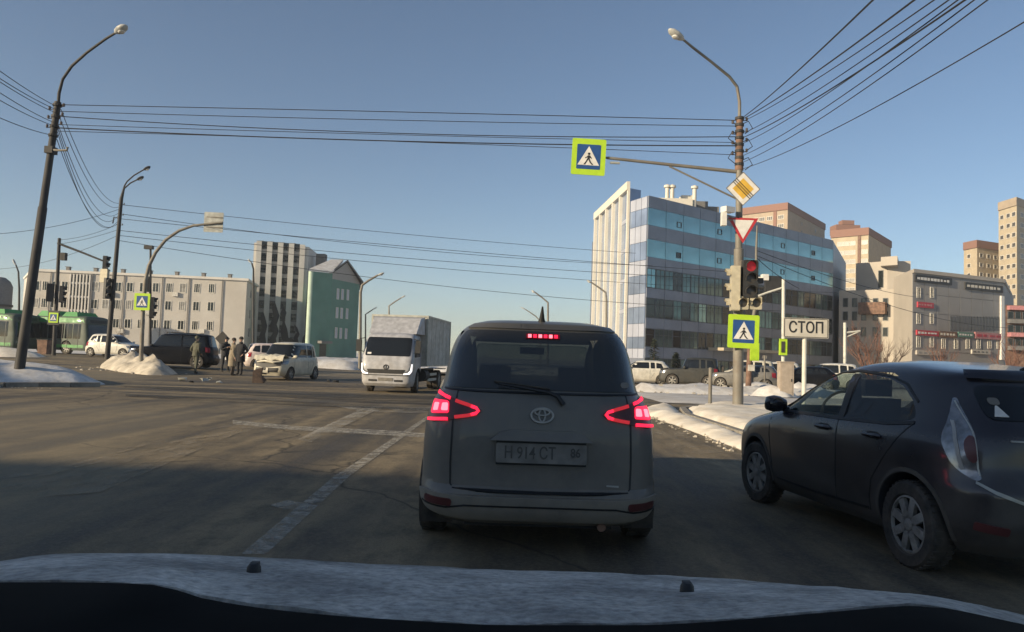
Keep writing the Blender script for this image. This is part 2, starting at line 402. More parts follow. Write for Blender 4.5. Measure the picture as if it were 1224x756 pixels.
marking('lane_line', [(288, 664), (318, 664), (418, 570), (522, 494), (517, 494), (400, 570)], 'paint_worn')
marking('stop_line', [(278, 503), (350, 510), (470, 516), (520, 520), (520, 525), (470, 522), (350, 515), (278, 508)], 'paint_worn', 0.013)
marking('lane_arrow_remains', [(355, 527), (385, 512), (432, 490), (448, 492), (405, 514), (372, 530)], 'snow_drift', 0.017)
marking('salt_streak', [(60, 556), (90, 560), (330, 510), (300, 503)], 'salt_film', 0.009)
marking('salt_streak', [(0, 600), (0, 572), (270, 512), (300, 512), (120, 590)], 'salt_film', 0.013)
marking('salt_patch', [(322, 606), (345, 600), (372, 606), (366, 612), (340, 612)], 'snow_drift', 0.017)
marking('salt_streak', [(400, 486), (700, 492), (700, 500), (430, 493)], 'snow_drift', 0.021)
marking('salt_streak', [(790, 500), (900, 532), (900, 566), (800, 545), (770, 520)], 'salt_film', 0.013)
marking('dark_streak', [(140, 462), (200, 463), (330, 468), (430, 472), (560, 474), (560, 486), (430, 482), (330, 475), (200, 467)], 'dark_streak', 0.013)  # dark broken streaks laid across the junction
marking('dark_streak', [(150, 472), (300, 478), (520, 489), (520, 493), (300, 483), (150, 475)], 'dark_streak', 0.025)

# left island with its snow bank, kerb stones in front
isl = [(-60, 22.5), (-30, 22.3), (-18, 22.2), (-15, 22.7), (-13.4, 24.2), (-13.6, 25.6), (-15.5, 28), (-20, 31), (-34, 36), (-60, 40)]
struct(mound('snow_bank_left', isl, 0.62, 2.0, 0.13, 0.5, 'snow_clean', 0.0, 3))
def kerb_run(name, pts, h=0.14, wdt=0.16, step=1.0):
    root = struct(bpy.data.objects.new(name, None)); C.objects.link(root)
    first = None
    for a, b in zip(pts, pts[1:]):
        a = V(a); b = V(b); n = max(1, round((b-a).length/step)); u = (b-a)/n
        for i in range(n):
            c = a+u*(i+0.5); c = V((c.x, c.y, elev(c.x, c.y)))
            me = MB().box((0, 0, h/2-0.05), (u.length-0.015, wdt, h+0.1)).mesh('kerb_stone', 'kerb')
            o = bpy.data.objects.new('kerb_stone', me); link(o, root); o.location = c; o.rotation_euler = (0, 0, math.atan2(u.y, u.x)+rnd.uniform(-.015, .015))
    return root
kerb_run('kerb_left', [(-40, 22.0), (-30, 21.9), (-18, 21.8), (-14.8, 22.2), (-13.0, 24.0)])
# snow pile with lumps, between the lane and the crashed cars
struct(mound('snow_pile_left', [(-22.5, 41.5), (-21, 38.6), (-18.6, 36), (-16.4, 34.2), (-15.7, 34.7), (-16, 36.5), (-17.8, 39), (-20, 42)], 0.62, 1.1, 0.34, 0.2, 'snow_pile', 0.0, 9))
struct(mound('snow_bank_bus_stop', [(-60, 44), (-34, 44), (-30, 45), (-28, 46.5), (-31, 48), (-60, 49)], 0.55, 1.2, 0.2, 0.8, 'snow_dirty', 0.0, 5))
struct(mound('snow_verge_far', [(-12, 63), (-6, 62), (-1, 62), (6, 63), (6, 72), (-14, 72)], 0.6, 1.5, 0.2, 0.9, 'snow_clean', 0.0, 8))
struct(mound('snow_bank_far', [(-23, 60), (-18, 57), (-12, 57), (-10, 60), (-12, 64), (-24, 66)], 0.7, 1.5, 0.25, 0.9, 'snow_clean', 0.0, 14))
# right pavement under trodden snow, its kerb, gutter snow
struct(mound('snow_pavement_right', [(4.75, -8), (4.7, 14), (4.72, 19.5), (5.2, 22.2), (6.4, 24.4), (9, 25.4), (14, 25.8), (60, 26), (60, -8)], 0.17, 0.25, 0.07, 0.4, 'snow_dirty', 0.0, 21))
kerb_run('kerb_right', [(4.66, 2), (4.62, 14), (4.63, 19.5), (5.12, 22.3), (6.36, 24.5)], 0.085)
struct(mound('gutter_snow_right', [(3.75, 9), (3.7, 14), (3.55, 18), (3.5, 21.0), (4.2, 23.0), (5.2, 24.2), (5.0, 22.4), (4.56, 19.6), (4.55, 9)], 0.13, 0.45, 0.08, 0.18, 'snow_dirty', 0.0, 25))
struct(mound('packed_snow_street', [(5.0, 26.0), (8, 25.7), (14, 26.0), (60, 26.3), (60, 34.2), (12, 33.8), (5.0, 33.8)], 0.05, 0.5, 0.02, 1.2, 'snow_packed', 0.0, 27))
struct(mound('snow_ridge_right', [(5.2, 33.6), (8, 33.4), (14, 33.6), (24, 34), (60, 35), (60, 39.5), (24, 39), (14, 38.5), (8, 37.6), (5.6, 36)], 0.30, 0.8, 0.22, 0.55, 'snow_clean', 0.0, 31))
for i, (px, py, r_, h_) in enumerate([(905, 470, .8, .45), (925, 476, .7, .4), (960, 473, .9, .45), (915, 462, .8, .4)]):
    c = G(px, py); struct(mound('snow_heap', [(c.x+r_*1.5*math.cos(a*.628), c.y+r_*math.sin(a*.628)) for a in range(10)], h_, r_*.9, .18, .25, 'snow_clean', 0.1, 40+i))

# ------------------------------------------------------------------ buildings
def axes(A, B):
    X = (B-A); X.z = 0; L = X.length; X = X/L; N = V((0, 0, 1)).cross(X); mid = (A+B)/2
    flip = N.dot(V((0, 0, 0))-mid) < 0
    return X, (-N if flip else N), L
WC = {}
def window(parent, A, B, s, z, w_, h_, fm='frame_white', pm='pane', mull=1, cross=0, name='window', proud=0.05, ft=0.09, tilt=0.0):
    """a framed window on the wall A-B: s metres along, centre height z; its pane is a sub-part"""
    X, N, L = axes(A, B); Xa = X if V((0, 0, 1)).cross(X).dot(N) > 0 else -X
    key = (round(w_, 2), round(h_, 2), fm, pm, mull, cross, round(proud, 3), ft)
    if key not in WC:
        f = MB()
        f.box((0, proud/2, h_/2-ft/2), (w_, proud, ft)).box((0, proud/2, -h_/2+ft/2), (w_, proud, ft))
        f.box((-w_/2+ft/2, proud/2, 0), (ft, proud, h_-2*ft)).box((w_/2-ft/2, proud/2, 0), (ft, proud, h_-2*ft))
        for i in range(mull): f.box((-w_/2+w_*(i+1)/(mull+1), proud/2-.004, 0), (ft*.7, proud, h_-2*ft))
        for i in range(cross): f.box((0, proud/2-.007, -h_/2+h_*(i+1)*.66/(cross)), (w_-2*ft, proud, ft*.6))
        p = MB().box((0, proud*.2, 0), (w_-ft, proud*.4, h_-ft))
        WC[key] = (f.mesh(name, fm), p.mesh('pane', pm))
    fme, pme = WC[key]
    o = link(bpy.data.objects.new(name, fme), parent); pos = A+X*s+V((0, 0, z))+N*0.004
    o.location = pos-parent.location; o.rotation_euler = (0, 0, math.atan2(Xa.y, Xa.x))
    p = link(bpy.data.objects.new('pane', pme), o)
    if tilt: p.rotation_euler = (rnd.uniform(-tilt, tilt), 0, rnd.uniform(-tilt, tilt)); p.location = (0, proud*.3, 0)
    return o
def footprint(*pts): return [(p.x, p.y) for p in pts]
def slab_on(parent, name, A, B, s0, s1, z0, z1, t, m, off=0.0):
    X, N, L = axes(A, B); mb = MB(); a = A+X*s0+N*off; b = A+X*s1+N*off
    mb.add([a+V((0, 0, z0)), b+V((0, 0, z0)), b+V((0, 0, z1)), a+V((0, 0, z1)), a+N*t+V((0, 0, z0)), b+N*t+V((0, 0, z0)), b+N*t+V((0, 0, z1)), a+N*t+V((0, 0, z1))],
           [(0,1,2,3),(4,7,6,5),(0,4,5,1),(1,5,6,2),(2,6,7,3),(3,7,4,0)])
    return mb.build(name, m, parent)
def at_px(A, B, px):
    """distance along wall A-B where the sight line through px meets it"""
    q = plan(px, 1.0); d = q.to_2d(); X, N, L = axes(A, B)
    # solve A + X s = k d
    M = Matrix(((X.x, -d.x), (X.y, -d.y))); s, k = M.inverted() @ V((-A.x, -A.y)); return s
def zpx(A, B, s, px, py):
    X, N, L = axes(A, B); p = A+X*s; return zat(px, py, p.y)
mat('cream_wall', (0.50, 0.472, 0.43), 0.85, var=0.06, scale=0.4, dirt=(0.36, 0.32, 0.27), dirt_amt=0.2, dirt_scale=0.3)
mat('white_wall', (0.64, 0.61, 0.56), 0.85, var=0.05, scale=0.4, dirt=(0.45, 0.42, 0.38), dirt_amt=0.2, dirt_scale=0.3)
mat('frame_white', (0.55, 0.52, 0.46), 0.6)
mat('frame_dark', (0.07, 0.08, 0.09), 0.5)
glass('pane', (0.035, 0.04, 0.038), rough=0.12)
glass('pane_dark', (0.014, 0.018, 0.018), rough=0.1)
mat('pane_curtain', (0.22, 0.21, 0.19), 0.4, var=0.3, scale=1.5)
mat('pane_green', (0.09, 0.14, 0.14), 0.10, 0.5, var=0.5, scale=0.35)
mat('pane_teal', (0.22, 0.37, 0.39), 0.12, 0.65, var=0.22, scale=0.25)
mat('pane_blue', (0.27, 0.33, 0.45), 0.15, 0.4, var=0.2, scale=0.3)
mat('panel_grey', (0.19, 0.21, 0.26), 0.45, 0.25, var=0.10, scale=0.5)
mat('panel_pale', (0.40, 0.42, 0.49), 0.45, 0.2, var=0.08, scale=0.4)
mat('fin_cream', (0.62, 0.58, 0.50), 0.7, var=0.05)
mat('teal_wall', (0.08, 0.19, 0.155), 0.8, var=0.12, scale=0.5, dirt=(0.13, 0.24, 0.20), dirt_amt=0.25, dirt_scale=0.3)
mat('mint_wall', (0.42, 0.52, 0.42), 0.8, var=0.1, scale=0.5)
mat('roof_grey', (0.16, 0.155, 0.15), 0.8, var=0.15)
mat('gable_grey', (0.30, 0.29, 0.27), 0.85, var=0.08)
mat('mural_ink', (0.045, 0.045, 0.047), 0.85)
mat('tower_brick', (0.37, 0.30, 0.225), 0.9, var=0.1, scale=0.6, dirt=(0.31, 0.25, 0.19), dirt_amt=0.3, dirt_scale=0.2)
mat('tower_yellow', (0.41, 0.345, 0.25), 0.9, var=0.08, scale=0.6)
mat('tower_red', (0.235, 0.13, 0.10), 0.9, var=0.1)
mat('mall_wall', (0.30, 0.29, 0.28), 0.75, var=0.06, scale=0.3, dirt=(0.22, 0.21, 0.2), dirt_amt=0.25, dirt_scale=0.2)
mat('mall_side', (0.42, 0.38, 0.33), 0.85, var=0.06, scale=0.3)
mat('mall_red', (0.42, 0.04, 0.06), 0.6)
mat('mall_pink', (0.45, 0.20, 0.20), 0.6)

# three-storey cream building on the left
A = plan(35, 109); B = plan(291, 113); B2 = plan(303, 124); A2 = plan(24, 124)
zr = zat(160, 330, 111)
t = thing('office_building', 'long cream three-storey office building behind the green buses, with rows of square windows', 'building', (A+B)/2)
mb = MB().prism(footprint(A, B, B2, A2), 0, zr); mb.build('wall', 'cream_wall', t)
mb = MB().prism(footprint(A+V((-.3, -.25, 0)), B+V((.3, -.25, 0)), B2+V((.3, .2, 0)), A2+V((-.3, .2, 0))), zr+.003, zr+.35); mb.build('parapet', 'white_wall', t)
for px in (39, 50, 61.5, 73, 109.5, 123, 137, 151, 166.5, 182, 198, 214.5, 231.5, 249):
    s = at_px(A, B, px)
    for k, dy in enumerate((0, 20.5, 42.5)):
        py = 341.5+dy+(px-39)*0.016*(1+k*.35)
        window(t, A, B, s, zpx(A, B, s, px, py), 0.95, 1.45, 'frame_white', rnd.choice(('pane_dark', 'pane_dark', 'pane', 'pane_curtain')), rnd.choice((1, 1, 2)), 0, ft=0.10)
for px in (56, 106, 144, 190, 222, 262):
    s = at_px(A, B, px); p = A+(B-A).normalized()*s+V((0, -.12, 0)); MB().tube([(p.x, p.y, zr), (p.x, p.y, .3)], .07, 8).build('downpipe', 'roof_grey', t)
for (px, py) in ((130, 352), (174, 374), (206, 352), (240, 396), (144, 396), (56, 352)):
    s = at_px(A, B, px); z = zpx(A, B, s, px, py); slab_on(t, 'air_conditioner', A, B, s-.42, s+.42, z-.3, z+.3, .32, 'frame_white', .01)
slab_on(t, 'plinth', A, B, .05, (B-A).length-.05, 0, 1.3, .08, 'gable_grey')
s0, s1 = at_px(A, B, 79.5), at_px(A, B, 103)
slab_on(t, 'stair_glazing', A, B, s0, s1, zat(90, 404, 110), zat(90, 329, 110), 0.03, 'pane_dark')
for i in range(7): 
    s = s0+(s1-s0)*i/6; slab_on(t, 'mullion', A, B, s-.09, s+.09, zat(90, 404, 110), zat(90, 328, 110), 0.2, 'white_wall', 0.005)
for k in range(1, 5): slab_on(t, 'transom', A, B, s0, s1, zat(90, 404, 110)+k*2.0-.14, zat(90, 404, 110)+k*2.0+.14, 0.12, 'white_wall', 0.002)
for i in range(7):
    p = A+(B-A)*(0.1+i*.13)+V((0, 3, 0)); mb = MB().box((p.x, p.y, zr+.7), (.5, .5, .8)).box((p.x, p.y, zr+1.14), (.7, .7, .06)); mb.build('vent', 'roof_grey', t)
for k, dy in enumerate((0, 24, 46)):
    s = at_px(B, B2, 296); window(t, B, B2, s, zat(296, 352+dy, 118), 1.6, 1.5, 'frame_white', 'pane', 1)

# white ribbed tower with a mural
A = plan(297, 126); B = plan(363, 129); B2 = plan(378, 142); A2 = plan(308, 142); zr = zat(330, 292, 127)
t = thing('tower_block', 'white eight-storey tower with four dark window columns and a dark mural', 'building', (A+B)/2)
MB().prism(footprint(A, B, B2, A2), 0, zr).build('wall', 'white_wall', t)
cols = (309.5, 322.6, 335.7, 348.8)
for px in cols:
    s = at_px(A, B, px); hz = zr/9.6
    slab_on(t, 'window_strip', A, B, s-.55, s+.55, 1.2, zr-.15, 0.04, 'gable_grey')
    for k in range(9): window(t, A, B, s, 2.0+k*hz*1.0+.9, 0.95, hz*.66, 'frame_dark', 'pane_dark', 0, 0, proud=.09, ft=.07)
for px in (303, 316, 329.2, 342.2, 355.5):
    s = at_px(A, B, px); slab_on(t, 'rib', A, B, s-.42, s+.42, 0.6, zr+.25, 0.35, 'white_wall')
X, N, L = axes(A, B)
mural = [[(331, 414), (329, 405), (332, 396), (329, 388), (332, 378), (329, 370), (326, 362), (322, 368), (325, 378), (321, 388), (325, 398), (321, 406), (324, 415)],
         [(318, 412), (316, 400), (318, 390), (315, 380), (312, 372), (309, 380), (312, 392), (309, 402), (312, 413)],
         [(344, 404), (342, 394), (338, 384), (340, 374), (336, 366), (333, 374), (336, 386), (334, 396), (336, 406), (344, 412), (352, 412), (352, 407)],
         [(353, 414), (350, 404), (353, 398), (350, 388), (354, 392), (357, 400), (355, 405), (358, 414)],
         [(360, 414), (361, 404), (363, 400), (363, 415)]]
mb = MB()
for pl in mural:
    q = [];
    for (px, py) in pl:
        s = at_px(A, B, px); p = A+X*s; q.append((s, zat(px, py, p.y)))
    mb.plate(q, A+N*.36, X, V((0, 0, 1)), N, .02)
mb.build('mural', 'mural_ink', t)
for i, px in enumerate((306, 318, 331, 345)):
    s = at_px(A, B, px); p = A+X*s-N*2; MB().box((p.x, p.y, zr+.3), (1.2, 1.2, .6)).build('roof_hatch', 'roof_grey', t)

# green gabled building
A = plan(370, 117); K = plan(393, 119); B = plan(426, 127); B2 = plan(418, 140); A2 = plan(366, 138)
ze = zat(393, 327, 119); zb = zat(426, 340, 127); za = zat(412, 314, 123)
t = thing('gabled_building', 'dark green three-storey building with a grey gable and snowy roof edge', 'building', (A+B)/2)
corner = [A+(V((A.x-.9, A.y+1.5, 0))-A)*u for u in (1,)]
MB().prism(footprint(A, K, B, B2, A2), 0, zb).build('wall', 'teal_wall', t)
cw = [V((A.x+.55*math.cos(a)-0.35, A.y+.75+.9*math.sin(a), 0)) for a in [R(180+15*i) for i in range(10)]]
MB().prism(footprint(*cw, V((A.x+.4, A.y+1.8, 0)), V((A.x-1, A.y+1.8, 0))), 0, ze+.02).build('corner_bay', 'mint_wall', t)
slab_on(t, 'upper_wall', A, K, 0, (K-A).length, zb-.02, ze, .04, 'teal_wall')
m_ = MB(); ap = (K+B)/2; zt = za
m_.add([K+V((0, 0, zb)), B+V((0, 0, zb)), B+V((0, 0, zb+.3)), ap+V((0, 0, zt)), K+V((0, 0, ze))]+[p+V((-2, 12, 0)) for p in (K+V((0, 0, zb)), B+V((0, 0, zb)), B+V((0, 0, zb+.3)), ap+V((0, 0, zt)), K+V((0, 0, ze)))],
       [(0,1,2,3,4), (9,8,7,6,5), (0,5,6,1), (1,6,7,2), (2,7,8,3), (3,8,9,4), (4,9,5,0)])
m_.build('gable', 'gable_grey', t)
m_ = MB(); d = V((.2, -.5, 0)); e = V((-4, 12, 0))
for (a, b) in ((K+V((-.5, 0, ze-.1)), ap+V((0, 0, zt+.15))), (ap+V((0, 0, zt+.15)), B+V((.6, 0, zb+.1)))):
    m_.add([a+d, b+d, b+e, a+e]+[p+V((0, 0, .28)) for p in (a+d, b+d, b+e, a+e)], [(0,1,2,3),(7,6,5,4),(0,4,5,1),(1,5,6,2),(2,6,7,3),(3,7,4,0)])
rf = m_.build('roof', 'roof_grey', t)
m_ = MB(); a = A+V((-.6, -.4, ze)); b = K+V((.1, -.5, ze)); c = ap+V((-1, 1.5, zt+.3)); d2 = A+V((1.2, 6, zt+.1))
m_.add([a, b, c, d2]+[p+V((0, 0, .35)) for p in (a, b, c, d2)], [(0,1,2,3),(7,6,5,4),(0,4,5,1),(1,5,6,2),(2,6,7,3),(3,7,4,0)])
m_.build('roof_snow', 'snow_clean', rf, org=t.location)
m_ = MB(); p = plan(379, 133); m_.box((p.x, p.y, zt+1.2), (1.6, 1.6, 2.6)); m_.build('chimney', 'roof_grey', rf, org=t.location)
for px in (400.5, 406, 412.5):
    s = at_px(K, B, px)
    for py in (351.5, 374, 398): window(t, K, B, s, zpx(K, B, s, px, py+(px-400)*.1), 0.72, 1.75, 'frame_white', 'panel_pale', 0, 0)
slab_on(t, 'door_canopy', A, K, 1.2, (K-A).length-.2, 2.6, 3.0, 1.6, 'roof_grey')
slab_on(t, 'doorway', A, K, 1.6, (K-A).length-.5, 0, 2.5, .06, 'pane_dark')

# blue glass office block
A = plan(770, 95); B = plan(994, 124); W1 = plan(750, 98.5); D2 = plan(1010, 150); W3 = plan(708, 121); F1 = plan(748, 98.6)
zt = zat(770, 234, 95)
t = thing('glass_office_block', 'blue and grey glass office block with ribbon windows, right of the grey minivan', 'building', (A+B)/2)
MB().prism(footprint(A, B, D2, V((14, 135, 0)), W1), 0, zt).build('wall', 'panel_grey', t)
X, N, L = axes(A, B)
zz = lambda py: zat(772, py, 95.2)
bands = [(248.5, 269, 'teal'), (286, 307, 'teal'), (320.5, 344, 'dark'), (356, 380, 'dark'), (392.5, 414.5, 'dark'), (428, 447, 'ground')]
npan = 26; pw = L/npan
for (y0, y1, kind) in bands:
    z1, z0 = zz(y0), zz(y1); h_ = z1-z0; zc = (z0+z1)/2
    if kind == 'teal':
        for i in range(npan//2): window(t, A, B, (i+.5)*pw*2, zc, pw*2-.04, h_, 'pane_teal', 'pane_teal', 0, name='glass_panel', proud=.08, ft=.05, tilt=.004)
        for i in (3, 8, 17, 22): window(t, A, B, (i+.5)*pw, zc-.3+.12*(i % 3), .9, .75, 'frame_dark', 'pane_dark' if i in (3, 22) else 'pane_teal', 0, name='vent_window', proud=.14, ft=.06)
    else:
        for i in range(npan):
            r = rnd.random()
            window(t, A, B, (i+.5)*pw, zc, pw-.05, h_, 'frame_dark', 'pane_dark' if r < .45 else ('pane_green' if r < .85 else 'pane_teal'), 1 if r > .3 else 0, 1, proud=.08, ft=.09, tilt=.006)
for i, (y0, y1) in enumerate([(234, 248.5), (269, 286), (307, 320.5), (344, 356), (380, 392.5), (414.5, 428)]):
    z1, z0 = zz(y0), zz(y1)
    for k in range(13): slab_on(t, 'spandrel_panel', A, B, k*L/13+.03, (k+1)*L/13-.03, z0+.03, z1-.03, .10, 'panel_grey')
X2, N2, L2 = axes(A, W1)
for i, (y0, y1, mm) in enumerate([(236, 250, 'panel_pale'), (250, 270, 'pane_blue'), (270, 290, 'panel_pale'), (290, 312, 'pane_blue'), (312, 330, 'panel_pale'), (330, 352, 'pane_blue'), (352, 368, 'panel_pale'), (368, 388, 'pane_blue'), (388, 404, 'panel_pale'), (404, 418, 'pane_blue'), (418, 430, 'panel_pale')]):
    z1, z0 = zz(y0-1), zz(y1-1)
    for k in range(3): slab_on(t, 'corner_panel', A, W1, .05+k*L2/3, (k+1)*L2/3-.03, z0+.03, z1-.02, .12, mm)
zf = zat(748, 225, 98.6)
wing = MB().prism(footprint(F1, V((F1.x+1.6, F1.y+1, 0)), V((W3.x+3, W3.y, 0)), W3), 0, zf); wing.build('stair_wing', 'pane_blue', t)
X3, N3, L3 = axes(F1, W3)
for i, u in enumerate((0.012, 0.20, 0.40, 0.60, 0.80, 0.975)): slab_on(t, 'fin', F1, W3, L3*u-.28, L3*u+.28, 0, zf+.1, .42 if i else .3, 'fin_cream')
slab_on(t, 'wing_parapet', F1, W3, 0, L3, zf-.2, zf+.9, .45, 'fin_cream', .01)
for k in range(1, 6): slab_on(t, 'wing_band', F1, W3, L3*.03, L3*.19, zf*k/6-.25, zf*k/6+.25, .05, 'panel_pale')
p = plan(797, 104); MB().box((p.x, p.y, zt+.7), (5.5, 3, 1.5)).box((p.x+2.4, p.y+1, zt+1.7), (1.6, 1.6, 1.2)).build('roof_plant', 'fin_cream', t)
for q in (793, 799, 826): p = plan(q, 103); MB().tube([(p.x, p.y, zt), (p.x, p.y, zt+3)], .28, 10).lathe([(0, .5), (.5, .3), (.5, 0), (0, 0)], (p.x, p.y, zt+3), (0, 0, 1), 10).build('vent_stack', 'fin_cream', t, smooth=True)
p = plan(818, 106); MB().box((p.x, p.y, zt+.8), (5, 3, 1.6)).box((p.x+3.2, p.y, zt+.5), (2, 2, 1)).build('roof_plant', 'roof_grey', t)
slab_on(t, 'entrance_canopy', A, B, L*.28, L*.62, 3.3, 3.7, 2.5, 'tower_yellow', .12)

# apartment towers far behind
def highrise(label, pts, wall_m, cap_m, rows, spec, zt, extra=None):
    """pts: left end, front corner, right end, back corner in plan; spec: per face (which wall, list of window columns as fractions, width)"""
    L_, K_, R_, Bk = pts; t = thing('apartment_tower', label, 'building', K_, group=None)
    MB().prism(footprint(L_, K_, R_, Bk), 0, zt).build('wall', wall_m, t)
    ex = 0.5; cen = (L_+K_+R_+Bk)/4; gp = [p+(p-cen).normalized()*ex for p in (L_, K_, R_, Bk)]
    MB().prism(footprint(*gp), zt-1.9, zt+.5).build('cornice', cap_m, t)
    for (a, b, cols, ww, hh, pmat, fm) in spec:
        X, N, ln = axes(a, b)
        for c in cols:
            for r in range(rows):
                z = zt-4.2-r*3.0
                if z < 6: break
                window(t, a, b, ln*c, z, ww, hh, fm, pmat, 2 if ww > 2 else 0, 0, proud=.12, ft=.16)
    return t
mat('pane_warm', (0.09, 0.085, 0.08), 0.25, var=0.4, scale=0.15)
d = 250; Lp = plan(884, 262); K_ = plan(939, 250); Rp = plan(984, 285); Bk = plan(930, 300)
t = highrise('tan apartment tower with a red cornice rising right behind the glass office block', (Lp, K_, Rp, Bk), 'tower_brick', 'tower_red', 5,
    [(Lp, K_, (.3, .45, .62, .86), 2.2, 1.5, 'pane_warm', 'frame_white'), (K_, Rp, (.35, .72), 1.3, 1.5, 'pane', 'tower_brick')], zat(939, 244, 250))
slab_on(t, 'loggia_shaft', Lp, K_, (K_-Lp).length*.70, (K_-Lp).length*.77, 0, zat(939, 246, 250), .2, 'tower_red')
Lp = plan(992, 246); K_ = plan(1027, 236); K2 = plan(1037, 238); Rp = plan(1064, 262); Bk = plan(1020, 280)
t = highrise('pale yellow apartment tower between the glass block and the grey shopping centre', (Lp, K2, Rp, Bk), 'tower_yellow', 'tower_red', 9,
    [(Lp, K2, (.25, .42, .58, .9), 2.0, 1.5, 'pane_warm', 'frame_white')], zat(1037, 274, 238))
slab_on(t, 'loggia_shaft', Lp, K2, (K2-Lp).length*.72, (K2-Lp).length*.80, 0, zat(1037, 277, 238), .25, 'rust_pole')
p = (Lp+K2)/2+V((2, 8, 0)); zt_ = zat(1037, 274, 238); MB().box((p.x, p.y, zt_+1.5), (8, 5, 3)).box((p.x, p.y-1, zt_+3.8), (4, 3, 1.4)).build('lift_house', 'tower_red', t)
Lp = plan(1194, 222); K_ = plan(1216, 214); Rp = plan(1262, 232); Bk = plan(1232, 262)
highrise('tallest tan apartment tower at the right edge, cut by the frame', (Lp, K_, Rp, Bk), 'tower_yellow', 'tower_brick', 16,
    [(Lp, K_, (.2, .55, .85), 1.8, 1.4, 'pane_warm', 'frame_white'), (K_, Rp, (.12, .3, .48, .66), 2.4, 1.5, 'pane_warm', 'frame_white')], zat(1216, 238, 214))
Lp = plan(1152, 240); K_ = plan(1168, 234); Rp = plan(1200, 240); Bk = plan(1190, 275)
highrise('lower tan apartment wing joined left of the tallest tower', (Lp, K_, Rp, Bk), 'tower_yellow', 'tower_red', 12,
    [(Lp, K_, (.4,), 1.6, 1.4, 'pane_warm', 'frame_white'), (K_, Rp, (.15, .42, .68, .9), 1.8, 1.4, 'pane_warm', 'frame_white')], zat(1168, 289, 234))

# grey shopping centre
A = plan(1090, 102); B = plan(1200, 110); B2 = plan(1212, 135); S1 = plan(1068, 112); S2 = plan(1075, 140); zt = zat(1090, 326, 102)
t = thing('shopping_centre', 'grey windowless shopping centre with red and black shop signs behind the dark hatchback', 'building', (A+B)/2)
MB().prism(footprint(A, B, B2, S2, S1), 0, zt).build('wall', 'mall_wall', t)
slab_on(t, 'side_wall', A, S1, .02, (S1-A).length-.02, 0, zt-.02, .04, 'mall_side')
X, N, L = axes(A, B)
sx = lambda px: at_px(A, B, px); zy = lambda px, py: zpx(A, B, sx(px), px, py)
for k in range(8):
    for i in range(4):
        z0, z1 = 4.2+i*(zt-4.4)/4, 4.2+(i+1)*(zt-4.4)/4
        slab_on(t, 'cladding_panel', A, B, L*k/8+.04, L*(k+1)/8-.04, z0+.04, z1-.04, .06, 'mall_wall')
for px in (1097, 1113):
    for py in (350, 381, 409): window(t, A, B, sx(px), zy(px, py), .75, 1.5, 'frame_white', 'pane_dark', 1, proud=.14)
for px in (1127, 1142, 1156, 1169, 1182, 1193): window(t, A, B, sx(px), zy(px, 411), .8, 1.5, 'frame_white', 'pane_dark', 1, proud=.14)
for i in range(17):
    px = 1136+i*3.5; window(t, A, B, sx(px), zy(px, 387), .36, 2.0, 'frame_dark', 'pane_dark', 0, proud=.12, ft=.06)
def shop_sign(x0, x1, py, hh, m, ink, n, name='shop_sign'):
    s = slab_on(t, name, A, B, sx(x0), sx(x1), zy((x0+x1)/2, py)-hh/2, zy((x0+x1)/2, py)+hh/2, .25, m)
    mb = MB(); a, b = sx(x0), sx(x1); z = zy((x0+x1)/2, py); st = (b-a)*.9/n
    for i in range(n):
        u = a+(b-a)*.05+i*st; ww = st*rnd.uniform(.5, .8); h2 = hh*rnd.uniform(.28, .42)
        mb.plate([(u, z-h2/2), (u+ww, z-h2/2), (u+ww, z+h2/2), (u, z+h2/2)], A+N*.255, X, V((0, 0, 1)), N, .02)
    stuff(mb.build('sign_letters', ink, s, org=t.location)); return s
shop_sign(1092, 1136, 335, .95, 'sign_black', 'sign_white', 10); shop_sign(1152, 1197, 344, 1.0, 'signal_dark', 'fin_cream', 9)
shop_sign(1095, 1114, 365, .75, 'mall_red', 'mall_pink', 5); shop_sign(1094, 1120, 398.5, .7, 'mall_red', 'sign_white', 6)
shop_sign(1121, 1142, 400, .8, 'rust_pole', 'fin_cream', 5); shop_sign(1144, 1162, 400.5, .7, 'teal_wall', 'sign_white', 5); shop_sign(1164, 1198, 402, .9, 'mall_pink', 'mall_red', 4)
shop_sign(1094, 1122, 422, .6, 'mall_side', 'mall_wall', 4); shop_sign(1160, 1182, 421, .6, 'sign_stop', 'roof_grey', 4)
slab_on(t, 'corner_pilaster', A, B, L-1.0, L-.3, 3.5, zt-2, .3, 'sign_white')
MB().prism(footprint(A+(N*.25), B+N*.25, B2, S2, S1), zt+.003, zt+.5).build('parapet', 'mall_side', t)
# stepped block left of it
A = plan(1002, 126); B = plan(1090, 119); B2 = plan(1092, 150); A2 = plan(1010, 150); z1 = zat(1040, 346, 122)
t = thing('stepped_block', 'grey stepped office block with a cream upper storey left of the shopping centre', 'building', (A+B)/2)
MB().prism(footprint(A, B, B2, A2), 0, z1).build('wall', 'mall_side', t)
U1 = plan(1022, 131); U2 = plan(1060, 127); U3 = plan(1088, 126); z2 = zat(1050, 312, 127)
MB().prism(footprint(U1, U2, U3, plan(1088, 145), plan(1025, 147)), z1-.1, z2).build('upper_storey', 'mall_side', t)
MB().prism(footprint(plan(1052, 126), plan(1072, 124), plan(1074, 132), plan(1054, 133)), z2-1, z2+.5).build('roof_room', 'mall_side', t)
for px in (1010, 1021, 1032, 1046, 1058):
    s = at_px(A, B, px)
    for py in (362, 378, 397): window(t, A, B, s, zpx(A, B, s, px, py), .8, 1.5, 'frame_dark', 'pane_dark', 0, proud=.1)
window(t, U1, U2, (U2-U1).length*.8, z2-3, .9, 3.0, 'frame_dark', 'pane_dark', 0)
slab_on(t, 'dark_balcony', A, B, at_px(A, B, 1028), at_px(A, B, 1060), zat(1044, 376, 122), zat(1044, 362, 122), 1.5, 'rust_pole')
